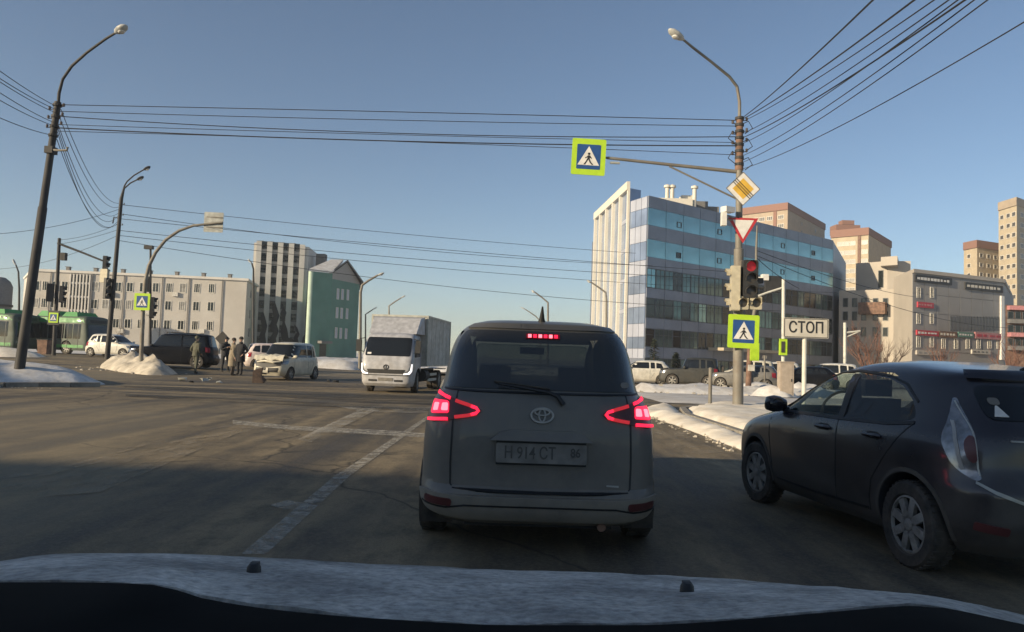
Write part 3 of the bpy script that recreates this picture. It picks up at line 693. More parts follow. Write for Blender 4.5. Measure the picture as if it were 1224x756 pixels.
# low dark kiosk row at the right edge
A = plan(1202, 92); B = plan(1240, 92)
t = thing('market_hall', 'low brown market hall with a dark upper floor at the right edge below the towers', 'building', (A+B)/2)
MB().prism(footprint(A, B, plan(1246, 103), plan(1206, 103)), 0, zat(1212, 365, 92)).build('wall', 'rust_pole', t)
for k in range(4): slab_on(t, 'fascia', A, B, .2, (B-A).length, zat(1212, 366+k*16, 92)-.5, zat(1212, 366+k*16, 92), .5+.1*k, 'roof_grey' if k % 2 else 'mall_pink')
for k in range(3):
    for i in range(4): window(t, A, B, .6+i*.9, zat(1212, 377+k*16, 92), .7, .9, 'frame_dark', 'pane_dark', 0, proud=.1, ft=.06)
# water-tower like silo at the far left edge behind the bus
p = plan(-6, 100)
t = thing('silo', 'grey round-topped silo at the far left edge above the bus', 'silo', p)
zt = zat(0, 332, 100); MB().lathe([(0, 0), (1.6, 0), (1.6, zt-1.2), (1.3, zt-.5), (.7, zt), (0, zt+.1)], p, (0, 0, 1), 24).build('shell', 'roof_grey', t, smooth=True)
MB().lathe([(1.62, zt*.6), (1.75, zt*.6), (1.75, zt*.6+.3), (1.62, zt*.6+.3)], p, (0, 0, 1), 24).build('band', 'dark_pole', t)

# two unseen buildings: one inferred from its shadow, one added to shade the bank
def plain_block(name, label, x0, x1, y0, y1, h, rows, colsn):
    t = thing(name, label, 'building', ((x0+x1)/2, (y0+y1)/2, 0))
    MB().prism([(x0, y0), (x1, y0), (x1, y1), (x0, y1)], 0, h).build('wall', 'tower_brick', t)
    MB().prism([(x0-.3, y0-.3), (x1+.3, y0-.3), (x1+.3, y1+.3), (x0-.3, y1+.3)], h, h+.3).build('parapet', 'roof_grey', t)
    a, b = V((x0, y1, 0)), V((x1, y1, 0))
    for r in range(rows):
        for c in range(colsn):
            o = link(bpy.data.objects.new('window', MB().box((0, 0, 0), (1.5, .1, 1.5)).mesh('window', 'pane_dark') if (r, c) == (0, 0) else o.data), t)
            o.location = V((x0+(x1-x0)*(c+.5)/colsn, y1+.03, 1.8+r*3.0))-t.location
    return t
plain_block('apartment_block', 'tan four-storey apartment block behind the camera', -100, -17, -32, -17.0, 13.0, 4, 20)
plain_block('shade_block_left', 'low tan block added beyond the left edge to shade the snow bank', -64, -35.5, 8.8, 14.4, 6.5, 2, 8)  # unseen block, sized so its shadow covers the left snow bank

# ------------------------------------------------------------------ vehicles
def pchip(pts):
    x = np.array([p[0] for p in pts], float); y = np.array([p[1] for p in pts], float)
    h = np.diff(x); dl = np.diff(y)/h; d = np.zeros(len(x)); d[0] = dl[0]; d[-1] = dl[-1]
    for i in range(1, len(x)-1):
        if dl[i-1]*dl[i] > 0: a, b = 2*h[i]+h[i-1], h[i]+2*h[i-1]; d[i] = (a+b)/(a/dl[i-1]+b/dl[i])
    def f(t):
        t = min(max(t, x[0]), x[-1]); i = min(int(np.searchsorted(x, t, side='right'))-1, len(x)-2); i = max(i, 0); s = (t-x[i])/h[i]
        return y[i]*(2*s**3-3*s*s+1)+h[i]*d[i]*(s**3-2*s*s+s)+y[i+1]*(-2*s**3+3*s*s)+h[i]*d[i+1]*(s**3-s*s)
    return f
class Shell:
    """car body as horizontal slices: front end x, rear end x, half width and corner squareness, each as a function of height"""
    def __init__(s, front, rear, width, sq, zs):
        s.F, s.B, s.W, s.N = pchip(front), pchip(rear), pchip(width), pchip(sq); s.z0, s.z1 = zs; s.cache = {}
    def slice(s, z):
        f, b, w_, n = s.F(z), s.B(z), s.W(z), s.N(z); return (f+b)/2, (f-b)/2, w_, n
    def side(s, x, z, sgn=1):
        c, a, w_, n = s.slice(z); u = min(.9995, abs(x-c)/a); return V((x, sgn*w_*(1-u**n)**(1/n), z))
    def end(s, y, z, rear=True):
        c, a, w_, n = s.slice(z); u = min(.9995, abs(y)/w_); k = a*(1-u**n)**(1/n); return V((c-k if rear else c+k, y, z))
    def ring(s, t, z, rear=True):
        """point at arc length t round the slice from the middle of the rear (t > 0: left side)"""
        key = round(z, 3)
        if key not in s.cache:
            c, a, w_, n = s.slice(z); an = np.linspace(0, math.pi, 240); e = 2/n
            x = c-a*np.sign(np.cos(an))*np.abs(np.cos(an))**e; y = w_*np.abs(np.sin(an))**e
            L = np.concatenate([[0], np.cumsum(np.hypot(np.diff(x), np.diff(y)))]); s.cache[key] = (L, x, y)
        L, x, y = s.cache[key]; q = min(abs(t), L[-1]-1e-4)
        if not rear: q = L[-1]-q
        return V((float(np.interp(q, L, x)), (1 if t >= 0 else -1)*float(np.interp(q, L, y)), z))
    def body(s, nz=40, na=72):
        mb = MB(); zs = [s.z0+(s.z1-s.z0)*i/(nz-1) for i in range(nz)]
        zs = sorted(set(zs+[s.z1-.004, s.z1-.012, s.z1-.025])); vs = []
        for z in zs:
            c, a, w_, n = s.slice(z); e = 2/n
            for k in range(na):
                an = 2*math.pi*k/na; cx, sy = math.cos(an), math.sin(an)
                vs.append(V((c+a*math.copysign(abs(cx)**e, cx), w_*math.copysign(abs(sy)**e, sy), z)))
        fs = []
        for i in range(len(zs)-1):
            for k in range(na): k2 = (k+1) % na; fs.append((i*na+k, i*na+k2, (i+1)*na+k2, (i+1)*na+k))
        fs.append(tuple(range(na))[::-1]); fs.append(tuple(range((len(zs)-1)*na, len(zs)*na)))
        return mb.add(vs, fs)
    def patch(s, poly, fn, off, m, name, parent, res=0.06, skirt=0.012, smooth=True):
        """panel lying on the shell: poly in the 2-D coordinates of fn, lifted off by `off`"""
        v, f = tri_fill([V(p) for p in poly], res); pts = []
        def nrm(u, w_):
            e = .004; p = fn(u, w_); a = fn(u+e, w_)-fn(u-e, w_); b = fn(u, w_+e)-fn(u, w_-e); n = a.cross(b)
            n = n.normalized() if n.length > 1e-9 else V((0, 0, 1))
            cen = V((s.slice(p.z)[0], 0, p.z-.2)); return p, (n if n.dot(p-cen) > 0 else -n)
        low = []
        for q in v:
            p, n = nrm(q.x, q.y); pts.append(p+n*off); low.append(p+n*(off-skirt))
        k = len(pts); ed = {}
        for tr in f:
            for i in range(3):
                e = (tr[i], tr[(i+1) % 3]); ed[tuple(sorted(e))] = ed.get(tuple(sorted(e)), 0)+1
        fs = [tuple(x) for x in f]+[(a, b, b+k, a+k) for (a, b), c in ed.items() if c == 1]
        return MB().add(pts+low, fs).build(name, m, parent, smooth=50 if smooth else False)
def boolean(o, cutters):
    for c in cutters:
        c.parent = o.parent
        md = o.modifiers.new('cut', 'BOOLEAN'); md.operation = 'DIFFERENCE'; md.object = c; md.solver = 'EXACT'; md.material_mode = 'TRANSFER'
    dg = bpy.context.evaluated_depsgraph_get(); dg.update()
    me = bpy.data.meshes.new_from_object(o.evaluated_get(dg)); o.modifiers.clear(); old = o.data; o.data = me
    for c in cutters: bpy.data.objects.remove(c)
    me.polygons.foreach_set('use_smooth', [True]*len(me.polygons)); me.set_sharp_from_angle(angle=R(32)); me.name = old.name; bpy.data.meshes.remove(old)
WH = {}
def wheel(parent, pos, r, wd, side, spokes=8, fine=True, steer=0.0, rim_m='rim'):
    """tyre with a rim under it; side +1 shows its face to the left"""
    key = (round(r, 3), round(wd, 3), spokes, fine, rim_m)
    if key not in WH:
        n = 36 if fine else 18; rr = r*.66
        ty = MB().lathe([(rr, wd*.40), (rr*1.06, wd*.5), (r*.93, wd*.5), (r*.985, wd*.40), (r, wd*.25), (r, -wd*.25), (r*.985, -wd*.40), (r*.93, -wd*.5), (rr, -wd*.45), (rr, wd*.40)], (0, 0, 0), (0, 1, 0), n)
        if fine:
            for k in range(40):
                a = 2*math.pi*k/40
                for q in (-.3, .3): ty.box((math.cos(a)*(r-.002), wd*q*.9, math.sin(a)*(r-.002)), (.012, wd*.3, r*.07), M3=Matrix.Rotation(-a, 3, 'Y'))
        rm = MB().lathe([(rr, wd*.42), (rr*.93, wd*.44), (rr*.90, wd*.30), (rr*.90, -.02), (rr*.88, -.03), (0, -.03)], (0, 0, 0), (0, 1, 0), n, 1)
        rm.lathe([(rr, wd*.42), (rr*.93, wd*.45), (rr*.90, wd*.32)], (0, 0, 0), (0, 1, 0), n)
        rm.lathe([(rr*.24, .0), (rr*.24, wd*.40), (rr*.16, wd*.44), (0, wd*.45)], (0, 0, 0), (0, 1, 0), 14)
        for k in range(spokes):
            a = 2*math.pi*k/spokes; rm.box((math.cos(a)*rr*.56, wd*.33, math.sin(a)*rr*.56), (rr*.78, wd*.16, rr*(.30 if spokes < 9 else .2)), M3=Matrix.Rotation(-a, 3, 'Y'))
        WH[key] = (ty.mesh('tyre', 'rubber', 35), rm.mesh('rim', [rim_m, 'black_plastic'], 35))
    e = bpy.data.objects.new('wheel', None); link(e, parent); e.location = pos; e.rotation_euler = (0, rnd.uniform(0, 6), (0 if side > 0 else math.pi)+steer); e.empty_display_size = .1
    e.rotation_mode = 'ZYX'
    e.rotation_euler = (0, rnd.uniform(0, 6), (0 if side > 0 else math.pi)+steer)
    e.rotation_mode = 'XYZ'
    t_ = link(bpy.data.objects.new('tyre', WH[key][0]), e); r_ = link(bpy.data.objects.new('rim', WH[key][1]), e); return e
def cyl(x, y0, y1, r, z, n=40):
    mb = MB(); mb.tube([(x, y0, z), (x, y1, z)], r, n); return mb.build('cutter', 'interior')
def prism_y(poly, y0, y1):
    n = len(poly); mb = MB(); vs = [V((p[0], y0, p[1])) for p in poly]+[V((p[0], y1, p[1])) for p in poly]
    mb.add(vs, [tuple(range(n))[::-1], tuple(range(n, 2*n))]+[(i, (i+1) % n, n+(i+1) % n, n+i) for i in range(n)]); return mb.build('cutter', 'interior')
def heading(dx, dy): return math.atan2(dy, dx)
def round_poly(poly, r, n=4):
    """rounded corners for a 2-D polygon"""
    out = []; m = len(poly)
    for i in range(m):
        p = V(poly[i]); a = (V(poly[i-1])-p); b = (V(poly[(i+1) % m])-p); k = min(r, a.length*.45, b.length*.45)
        s, e = p+a.normalized()*k, p+b.normalized()*k
        for j in range(n+1): t = j/n; out.append(tuple(s*(1-t)**2+p*2*t*(1-t)+e*t*t))
    return out
def strip(pts, w_):
    """narrow polygon along a polyline"""
    pts = [V(p) for p in pts]; l = []; r_ = []
    for i, p in enumerate(pts):
        d = (pts[min(i+1, len(pts)-1)]-pts[max(0, i-1)]).normalized(); n = V((-d.y, d.x)); l.append(tuple(p+n*w_/2)); r_.append(tuple(p-n*w_/2))
    return l+r_[::-1]

# ---- grey minivan straight ahead
def minivan():
    t = thing('minivan', 'dusty dark grey minivan straight ahead seen from behind with glowing red tail lights', 'minivan', (0.235, 5.22, 0), R(90)+0.005, world=False)
    t.scale = (1, 1.045, 1)
    S = Shell([(.2, 4.1), (.5, 4.22), (.8, 4.12), (.95, 3.95), (1.06, 3.5), (1.2, 3.25), (1.5, 2.75), (1.6, 2.45), (1.65, 2.0), (1.68, 1.6)],
              [(.2, .14), (.27, .05), (.36, .01), (.43, .0), (.46, .05), (.8, .06), (.95, .08), (1.08, .11), (1.13, .15), (1.3, .235), (1.48, .32), (1.57, .37), (1.60, .38), (1.625, .44), (1.65, .62), (1.68, 1.2)],
              [(.2, .74), (.26, .81), (.36, .85), (.45, .853), (.7, .85), (.86, .838), (.98, .808), (1.06, .77), (1.13, .735), (1.2, .72), (1.35, .695), (1.48, .658), (1.56, .615), (1.61, .56), (1.65, .46), (1.68, .22)],
              [(.2, 7), (.9, 7), (1.1, 6), (1.5, 5), (1.68, 3)], (.2, 1.68))
    b = S.body(56, 120).build('body', ['van_paint', 'interior'], t)
    sidew = ([(.75, 1.16), (1.55, 1.14), (1.5, 1.5), (.95, 1.5)], [(1.65, 1.13), (2.5, 1.12), (2.4, 1.5), (1.62, 1.5)], [(2.58, 1.12), (3.2, 1.1), (2.78, 1.44), (2.48, 1.5)])
    rw = MB(); zz_ = [(-.60, 1.16), (.60, 1.16), (.54, 1.53), (-.54, 1.53)]
    rw.add([V((-.2, y, z)) for y, z in zz_]+[V((.75, y, z)) for y, z in zz_], [(3,2,1,0),(4,5,6,7),(0,1,5,4),(1,2,6,5),(2,3,7,6),(3,0,4,7)])
    boolean(b, [cyl(.80, sg*.5, sg*1.2, .355, .32) for sg in (1, -1)]+[cyl(3.45, sg*.5, sg*1.2, .355, .32) for sg in (1, -1)]
            +[prism_y([(.42, .80), (3.1, .80), (3.1, 1.1), (2.72, 1.42), (2.4, 1.56), (.62, 1.56), (.45, 1.2)], -.60, .60), rw.build('cutter', 'interior'),
              prism_y([(2.8, 1.12), (3.6, 1.12), (3.0, 1.52), (2.3, 1.52)], -.56, .56)]+[prism_y(round_poly(q, .06), -1.2, 1.2) for q in sidew])
    E_ = lambda y, z: S.end(y, z); Rg = lambda u, z: S.ring(u, z)
    # rear window, wraps to the side glass
    def zc(y, z): return z
    win = round_poly([(-.70, 1.135), (.70, 1.135), (.735, 1.17), (.66, 1.49), (.60, 1.56), (-.60, 1.56), (-.66, 1.49), (-.735, 1.17)], .05, 4)
    S.patch([(p[0]*1.02, p[1]) for p in win], Rg, .006, 'glass_van', 'rear_window', t, .05)
    sw = lambda sg: (lambda x, z: S.side(x, z, sg))
    for sg in (1, -1):
        for pl in sidew:
            S.patch(round_poly(pl, .06), sw(sg), .001, 'glass_van', 'side_window', t, .12)
    S.patch(round_poly([(-.62, 1.12), (.62, 1.12), (.55, 1.5), (-.55, 1.5)], .05), lambda y, z: S.end(y, z, False), .003, 'glass_tint', 'windscreen', t, .1)
    for (x, y) in ((1.0, .34), (1.0, -.34), (2.15, .36), (2.15, -.36)):
        MB().box((x, y, .95), (.16, .48, .36)).box((x-.02, y, 1.20), (.09, .25, .17)).tube([(x, y-.06, 1.1), (x-.02, y-.06, 1.16)], .01, 6).tube([(x, y+.06, 1.1), (x-.02, y+.06, 1.16)], .01, 6).build('seat', 'interior', t)
    MB().box((2.62, 0, 1.44), (.05, .24, .07)).build('rear_view_mirror', 'black_plastic', t)
    # tailgate gaps
    g = [S.patch(strip([(sg*.585, 1.12), (sg*.60, .9), (sg*.605, .62), (sg*.60, .475), (sg*.585, .455)], .011), Rg, .004, 'black_plastic', 'tailgate_gap', t, .05) for sg in (1, -1)]
    S.patch(strip([(-.585, .453), (-.3, .44), (0, .437), (.3, .44), (.585, .453)], .014), Rg, .005, 'black_plastic', 'tailgate_gap', t, .05)
    S.patch(strip([(-.78, 1.125), (-.4, 1.115), (0, 1.112), (.4, 1.115), (.78, 1.125)], .012), Rg, .008, 'black_plastic', 'window_seal', t, .05)
    # bumper skin
    S.patch(round_poly([(-1.02, .30), (-.5, .245), (.5, .245), (1.02, .30), (1.05, .40), (.82, .425), (.5, .405), (-.5, .405), (-.82, .425), (-1.05, .40)], .03), Rg, .016, 'van_bumper', 'bumper', t, .05, .03)
    S.patch(strip([(-.9, .335), (-.62, .325), (-.5, .345), (.5, .345), (.62, .325), (.9, .335)], .010), Rg, .019, 'black_plastic', 'bumper_crease', t, .05)
    for sg in (1, -1): S.patch(round_poly([(sg*.58, .335), (sg*.82, .345), (sg*.82, .392), (sg*.58, .385)], .02), Rg, .022, 'lamp_dull', 'reflector', t, .05)
    # tail lights
    for sg in (1, -1):
        q = lambda pl: [(sg*p[0], p[1]) for p in pl]
        lamp = S.patch(q(round_poly([(.40, .985), (.43, 1.0), (.60, 1.055), (.80, 1.10), (.90, 1.10), (.93, .90), (.80, .885), (.60, .915), (.43, .955)], .02)), Rg, .010, 'lamp_dull', 'tail_light', t, .04)
        S.patch(q(round_poly([(.628, .955), (.83, .94), (.87, 1.035), (.64, 1.035)], .02)), Rg, .019, 'brake_glow', 'lit_block', lamp, .04)
        S.patch(q(round_poly([(.635, .97), (.69, .967), (.69, 1.015), (.64, 1.02)], .01)), Rg, .024, 'brake_hot', 'lit_core', lamp, .03)
        S.patch(q(round_poly([(.73, .965), (.79, .96), (.80, 1.01), (.73, 1.015)], .01)), Rg, .024, 'brake_hot', 'lit_core', lamp, .03)
        S.patch(q(strip([(.635, 1.055), (.74, 1.075), (.86, 1.088)], .020)), Rg, .020, 'brake_glow', 'lit_bar', lamp, .04)
        S.patch(q(strip([(.635, .915), (.76, .905), (.88, .898)], .020)), Rg, .020, 'brake_glow', 'lit_bar', lamp, .04)
        S.patch(q(strip([(.585, 1.04), (.50, 1.018), (.445, 1.0), (.425, .98), (.445, .958), (.50, .945), (.585, .93)], .022)), Rg, .020, 'signal_red', 'lit_loop', lamp, .04)
        S.patch(q(strip([(.475, 1.008), (.44, .998), (.428, .98), (.44, .964), (.475, .952)], .020)), Rg, .024, 'brake_glow', 'lit_loop', lamp, .04)
    # high brake light: six points in a dark housing
    hb = S.patch([(-.12, 1.50), (.12, 1.50), (.12, 1.535), (-.12, 1.535)], E_, .016, 'lamp_red', 'brake_light', t, .05)
    for i in range(6): S.patch([(.093-i*.037+dx, 1.517+dz) for dx, dz in ((-.012, -.011), (.012, -.011), (.012, .011), (-.012, .011))], E_, .022, 'brake_glow' if i % 2 else 'brake_hot', 'brake_light_point', hb, .05)
    S.patch(round_poly([(-.62, 1.575), (.62, 1.575), (.58, 1.607), (-.58, 1.607)], .01), Rg, .012, 'van_paint', 'roof_spoiler', t, .05, .03)
    # wiper
    p = lambda y, z, o=.04: S.end(y, z)+V((-o, 0, 0))
    MB().tube([p(-.14, 1.045), p(-.10, 1.10, .05), p(-.04, 1.125, .055), p(.12, 1.15, .05), p(.30, 1.175, .04)], [.018, .017, .013, .011, .008], 8).build('wiper', 'black_plastic', t, smooth=True)
    MB().tube([p(-.05, 1.148, .02), p(.1, 1.165, .025), p(.33, 1.19, .02)], .008, 6).build('wiper_blade', 'rubber', t)
    # emblem: outer oval, inner upright oval and cross oval
    em = MB(); cz = .965
    def oval(rx, rz, cy, c2, r): em.tube([S.end(cy+rx*math.cos(2*math.pi*i/28), c2+rz*math.sin(2*math.pi*i/28))+V((-.012, 0, 0)) for i in range(29)], r, 6, cap=False)
    oval(.073, .050, 0, cz, .0085); oval(.021, .043, 0, cz, .007); oval(.050, .021, 0, cz+.021, .007); em.build('emblem', 'chrome_dirty', t, smooth=True)
    # garnish over the number plate
    mb = MB(); 
    for (y0, y1, z0, z1) in ((-.33, .33, .795, .855),):
        pts = [(-.34, .79), (.34, .79), (.27, .85), (.2, .862), (-.2, .862), (-.27, .85)]; n = len(pts)
        a = [S.end(-y, z) + V((.01, 0, 0)) for y, z in pts]; c = [S.end(-y, z)+V((-.055 if z < .8 else -.03, 0, 0)) for y, z in pts]
        mb.add(a+c, [tuple(range(n)), tuple(range(n, 2*n))[::-1]]+[(i, (i+1) % n, n+(i+1) % n, n+i) for i in range(n)])
    mb.build('garnish', 'van_paint', t)
    S.patch([(-.30, .62), (.30, .62), (.30, .79), (-.30, .79)], E_, .004, 'black_plastic', 'plate_recess', t, .08)
    mb = MB(); mb.plate(rrect(.60, .135, .012), V((S.end(0, .71).x-.03, 0, .705)), V((0, -1, 0)), V((.12, 0, 1)).normalized(), V((-1, 0, .12)).normalized(), .008); pl = mb.build('number_plate', 'plate_dirty', t)
    lettering('Н 914 СТ', .115, 'plate_ink', pl, V((S.end(0, .71).x-.0395, .075, .705)), V((0, -1, 0)), V((.12, 0, 1)).normalized(), .72)
    lettering('86', .085, 'plate_ink', pl, V((S.end(0, .71).x-.0395, -.225, .715)), V((0, -1, 0)), V((.12, 0, 1)).normalized(), .8)
    S.patch([(-.52, .485), (-.44, .49), (-.44, .50), (-.52, .497)], E_, .008, 'chrome_dirty', 'badge', t, .03)
    S.patch(round_poly([(-.60, 1.165), (-.54, 1.165), (-.54, 1.205), (-.60, 1.205)], .02), E_, .010, 'plate_dirty', 'sticker', t, .03)
    # roof aerial, underbody, wheels
    MB().tube([(.62, .0, 1.63), (.60, 0, 1.67), (.55, 0, 1.76)], [.035, .02, .006], 10).build('antenna', 'black_plastic', t, smooth=True)
    MB().box((2.1, 0, .26), (3.5, 1.25, .16)).box((.55, 0, .24), (.7, 1.0, .14)).build('underbody', 'black_plastic', t)
    MB().tube([(.25, -.42, .21), (.10, -.42, .20)], .03, 10).build('exhaust', 'rust_pole', t)
    for sg in (1, -1):
        wheel(t, (.80, sg*.755, .31), .31, .185, sg); wheel(t, (3.45, sg*.755, .31), .31, .185, sg)
        MB().box((.46, sg*.72, .26), (.02, .22, .26)).build('mudflap', 'rubber', t)
    # mirrors
    for sg in (1, -1): MB().lathe([(0, -.09), (.07, -.08), (.10, 0), (.07, .08), (0, .09)], (3.05, sg*.84, 1.02), (0, 0, 1), 12).tube([(3.05, sg*.70, 1.0), (3.05, sg*.82, 1.02)], .03, 8).build('mirror', 'van_paint', t, smooth=True)
minivan()

# ---- dark hatchback on the right
def hatchback():
    t = thing('hatchback', 'muddy dark purple hatchback at the right edge with clear tail lamps and dirty silver wheels', 'car', (3.70, 4.74, 0), R(90)+0.122, world=False)
    LS = 0.955
    S = Shell([(.2, 3.80), (.4, 3.95), (.6, 3.93), (.72, 3.84), (.82, 3.62), (.9, 3.3), (.97, 3.02), (1.08, 2.80), (1.2, 2.55), (1.32, 2.25), (1.40, 1.95), (1.43, 1.75), (1.45, 1.5)],
              [(.2, .16), (.3, .06), (.45, .0), (.6, .0), (.68, .06), (.76, .10), (.95, .115), (1.02, .15), (1.08, .20), (1.2, .285), (1.30, .33), (1.345, .345), (1.365, .42), (1.40, .75), (1.43, 1.05), (1.45, 1.3)],
              [(.2, .76), (.28, .81), (.42, .84), (.6, .8475), (.75, .845), (.86, .83), (.93, .81), (1.0, .775), (1.1, .735), (1.2, .695), (1.3, .645), (1.37, .585), (1.42, .48), (1.45, .25)],
              [(.2, 6), (.8, 6), (1.0, 5), (1.3, 4.6), (1.45, 3)], (.2, 1.45))
    b = S.body(60, 128).build('body', ['aqua_paint', 'interior'], t)
    ax0, ax1 = .70, 3.18
    frontw = [(2.86, .955), (2.72, 1.03), (2.45, 1.17), (2.2, 1.275), (2.02, 1.315), (1.74, 1.33), (1.70, .965)]
    rearw = [(1.60, .965), (1.63, 1.33), (1.2, 1.30), (.98, 1.25), (.80, 1.14), (.72, 1.03), (.90, .985)]
    boolean(b, [cyl(ax0, sg*.5, sg*1.2, .345, .31) for sg in (1, -1)]+[cyl(ax1, sg*.5, sg*1.2, .345, .31) for sg in (1, -1)]
            +[prism_y([(2.90, .78), (2.90, .93), (2.6, 1.08), (2.1, 1.30), (1.9, 1.36), (1.2, 1.345), (.80, 1.24), (.62, 1.1), (.62, .78)], -.63, .63),
               prism_y(round_poly(frontw, .03), -1.2, 1.2), prism_y(round_poly(rearw, .05), -1.2, 1.2), prism_y([(2.62, 1.0), (3.25, 1.0), (2.5, 1.345), (1.86, 1.345)], -.57, .57)])
    S.patch(round_poly([(-.60, 1.0), (.60, 1.0), (.53, 1.35), (-.53, 1.35)], .05), lambda y, z: S.end(y, z, False), .002, 'glass_tint', 'windscreen', t, .08, .004)
    Rg = lambda u, z: S.ring(u, z); E_ = lambda y, z: S.end(y, z)
    for sg in (1, -1):
        sd = lambda x, z: S.side(x, z, sg)
        S.patch(round_poly(frontw, .03), sd, -.004, 'glass_tint', 'front_window', t, .1, .004); S.patch(round_poly(rearw, .05), sd, -.004, 'glass_rear_tint', 'rear_side_window', t, .1, .004)
        S.patch(strip([(2.90, .952), (2.5, .952), (1.65, .957), (1.0, .972), (.72, 1.0)], .022), sd, .006, 'black_plastic', 'window_sill_strip', t, .1)
        S.patch(strip([(2.88, .965), (2.72, 1.045), (2.45, 1.185), (2.2, 1.29), (2.0, 1.335), (1.68, 1.352), (1.2, 1.32), (.95, 1.265), (.76, 1.145)], .016), sd, .005, 'black_plastic', 'window_trim', t, .1)
        S.patch([(1.605, .97), (1.69, .97), (1.725, 1.325), (1.64, 1.325)], sd, .004, 'black_plastic', 'pillar_cover', t, .1)
        # door gaps, handles
        S.patch(strip([(2.88, .95), (2.86, .7), (2.80, .45), (2.74, .32)], .010), sd, .003, 'black_plastic', 'door_gap', t, .08)
        S.patch(strip([(1.66, .95), (1.63, .7), (1.63, .42), (1.64, .31)], .010), sd, .003, 'black_plastic', 'door_gap', t, .08)
        S.patch(strip([(.72, 1.0), (.84, .88), (.98, .72), (1.12, .55), (1.15, .42), (1.16, .31)], .010), sd, .003, 'black_plastic', 'door_gap', t, .08)
        S.patch(strip([(1.18, .325), (2.0, .305), (2.72, .315)], .02), sd, .006, 'black_plastic', 'rocker_strip', t, .1)
        for hx in (1.86, .98+.16):
            S.patch(round_poly([(hx-.10, .845), (hx+.10, .845), (hx+.08, .90), (hx-.08, .90)], .03), sd, .002, 'black_plastic', 'handle_recess', t, .05)
            p = S.side(hx, .875, sg); MB().tube([p+V((-.10, sg*-.004, -.004)), p+V((-.07, sg*.03, 0)), p+V((.07, sg*.03, 0)), p+V((.10, sg*-.004, -.004))], [.014, .016, .016, .012], 8).build('door_handle', 'aqua_paint', t, smooth=True)
        # mirror
        p = S.side(2.72, .98, sg); c = p+V((0, sg*.13, .03))
        mb = MB().lathe([(0, -.11), (.05, -.10), (.075, -.04), (.08, .02), (.065, .08), (0, .105)], c, (0, 1, .05), 14).tube([p+V((0, 0, -.02)), c+V((0, sg*-.05, -.03))], [.03, .024], 8)
        mi = mb.build('mirror', 'aqua_paint', t, smooth=True)
        MB().lathe([(0, .0), (.058, .0), (.058, .006), (0, .006)], c+V((-.062, 0, 0)), (-1, 0, 0), 14).build('mirror_glass', 'glass_dark', mi)
        # tail lamp: clear upright wedge round the corner
        q = lambda pl: [(sg*u, z) for u, z in pl]
        lamp = S.patch(q(round_poly([(.69, 1.19), (.72, 1.19), (.79, 1.09), (.91, .96), (.925, .90), (.88, .80), (.83, .74), (.78, .70), (.73, .675), (.697, .69)], .03)), Rg, .010, 'lamp_clear', 'tail_lamp', t, .04)
        S.patch(q(round_poly([(.70, .95), (.73, .955), (.765, .92), (.77, .87), (.755, .81), (.72, .785), (.70, .80)], .03)), Rg, .016, 'lamp_dull', 'stop_lens', lamp, .04)
        S.patch(q(strip([(.80, 1.04), (.82, .93), (.81, .84), (.79, .74)], .025)), Rg, .015, 'chrome_dirty', 'lamp_reflector', lamp, .04)
        S.patch(q(strip([(.715, 1.17), (.70, .98), (.70, .71)], .010)), Rg, .014, 'sign_back', 'lamp_edge', lamp, .04)
        S.patch(q(round_poly([(.58, .36), (.78, .38), (.78, .43), (.58, .41)], .015)), Rg, .012, 'lamp_dull', 'reflector', t, .05)
        # wheel arch lips
        for ax in (ax0, ax1):
            S.patch(strip([(ax+.365*math.cos(R(a)), .31+.365*math.sin(R(a))) for a in range(-12, 193, 9)], .03), sd, .006, 'arch_mud', 'arch_lip', t, .06)
            wheel(t, (ax, sg*.75, .30), .30, .18, sg, 8, steer=(.10 if ax == ax1 else 0))
    # hatch glass, spoiler, gaps, pale line along the bumper edge
    S.patch(round_poly([(-.56, 1.06), (.56, 1.06), (.55, 1.28), (-.55, 1.28)], .06), E_, .006, 'glass_dark', 'hatch_glass', t, .06)
    S.patch(round_poly([(-.60, 1.315), (.60, 1.315), (.58, 1.36), (-.58, 1.36)], .015), Rg, .03, 'aqua_paint', 'roof_spoiler', t, .05, .05)
    S.patch(strip([(.74, .67), (.66, .62), (.5, .565), (.35, .535), (0, .53), (-.35, .535), (-.5, .565), (-.66, .62), (-.74, .67)], .02), Rg, .010, 'sign_back', 'pale_edge', t, .05)
    S.patch(round_poly([(-.34, .655), (.34, .655), (.36, .90), (-.36, .90)], .03), E_, .003, 'black_plastic', 'plate_recess', t, .06)
    mb = MB(); mb.plate(rrect(.52, .115, .01), V((S.end(0, .76).x-.012, 0, .765)), V((0, -1, 0)), V((0, 0, 1)), V((-1, 0, 0)), .008); mb.build('number_plate', 'plate_dirty', t)
    S.patch(round_poly([(.44, 1.08), (.52, 1.08), (.485, 1.15), (.475, 1.15)], .004), E_, .011, 'sign_white', 'sticker', t, .03)
    S.patch(round_poly([(.45, 1.155), (.51, 1.155), (.51, 1.2), (.45, 1.2)], .02), E_, .011, 'plate_dirty', 'sticker', t, .03)
    S.patch(round_poly([(.36, .93), (.50, .932), (.50, .942), (.36, .94)], .004), E_, .008, 'chrome_dirty', 'badge', t, .03)
    MB().tube([(.62, 0, 1.385), (.56, 0, 1.43), (.46, 0, 1.60)], [.03, .012, .005], 8).build('antenna', 'black_plastic', t, smooth=True)
    # seats seen through the windows
    for (x, y) in ((1.95, .36), (1.95, -.36), (1.02, .36), (1.02, -.36)):
        MB().prism([(x-.12, y-.22), (x+.02, y-.22), (x+.02, y+.22), (x-.12, y+.22)], .90, 1.12).box((x-.10, y, 1.21), (.09, .24, .14)).build('seat', 'interior', t)
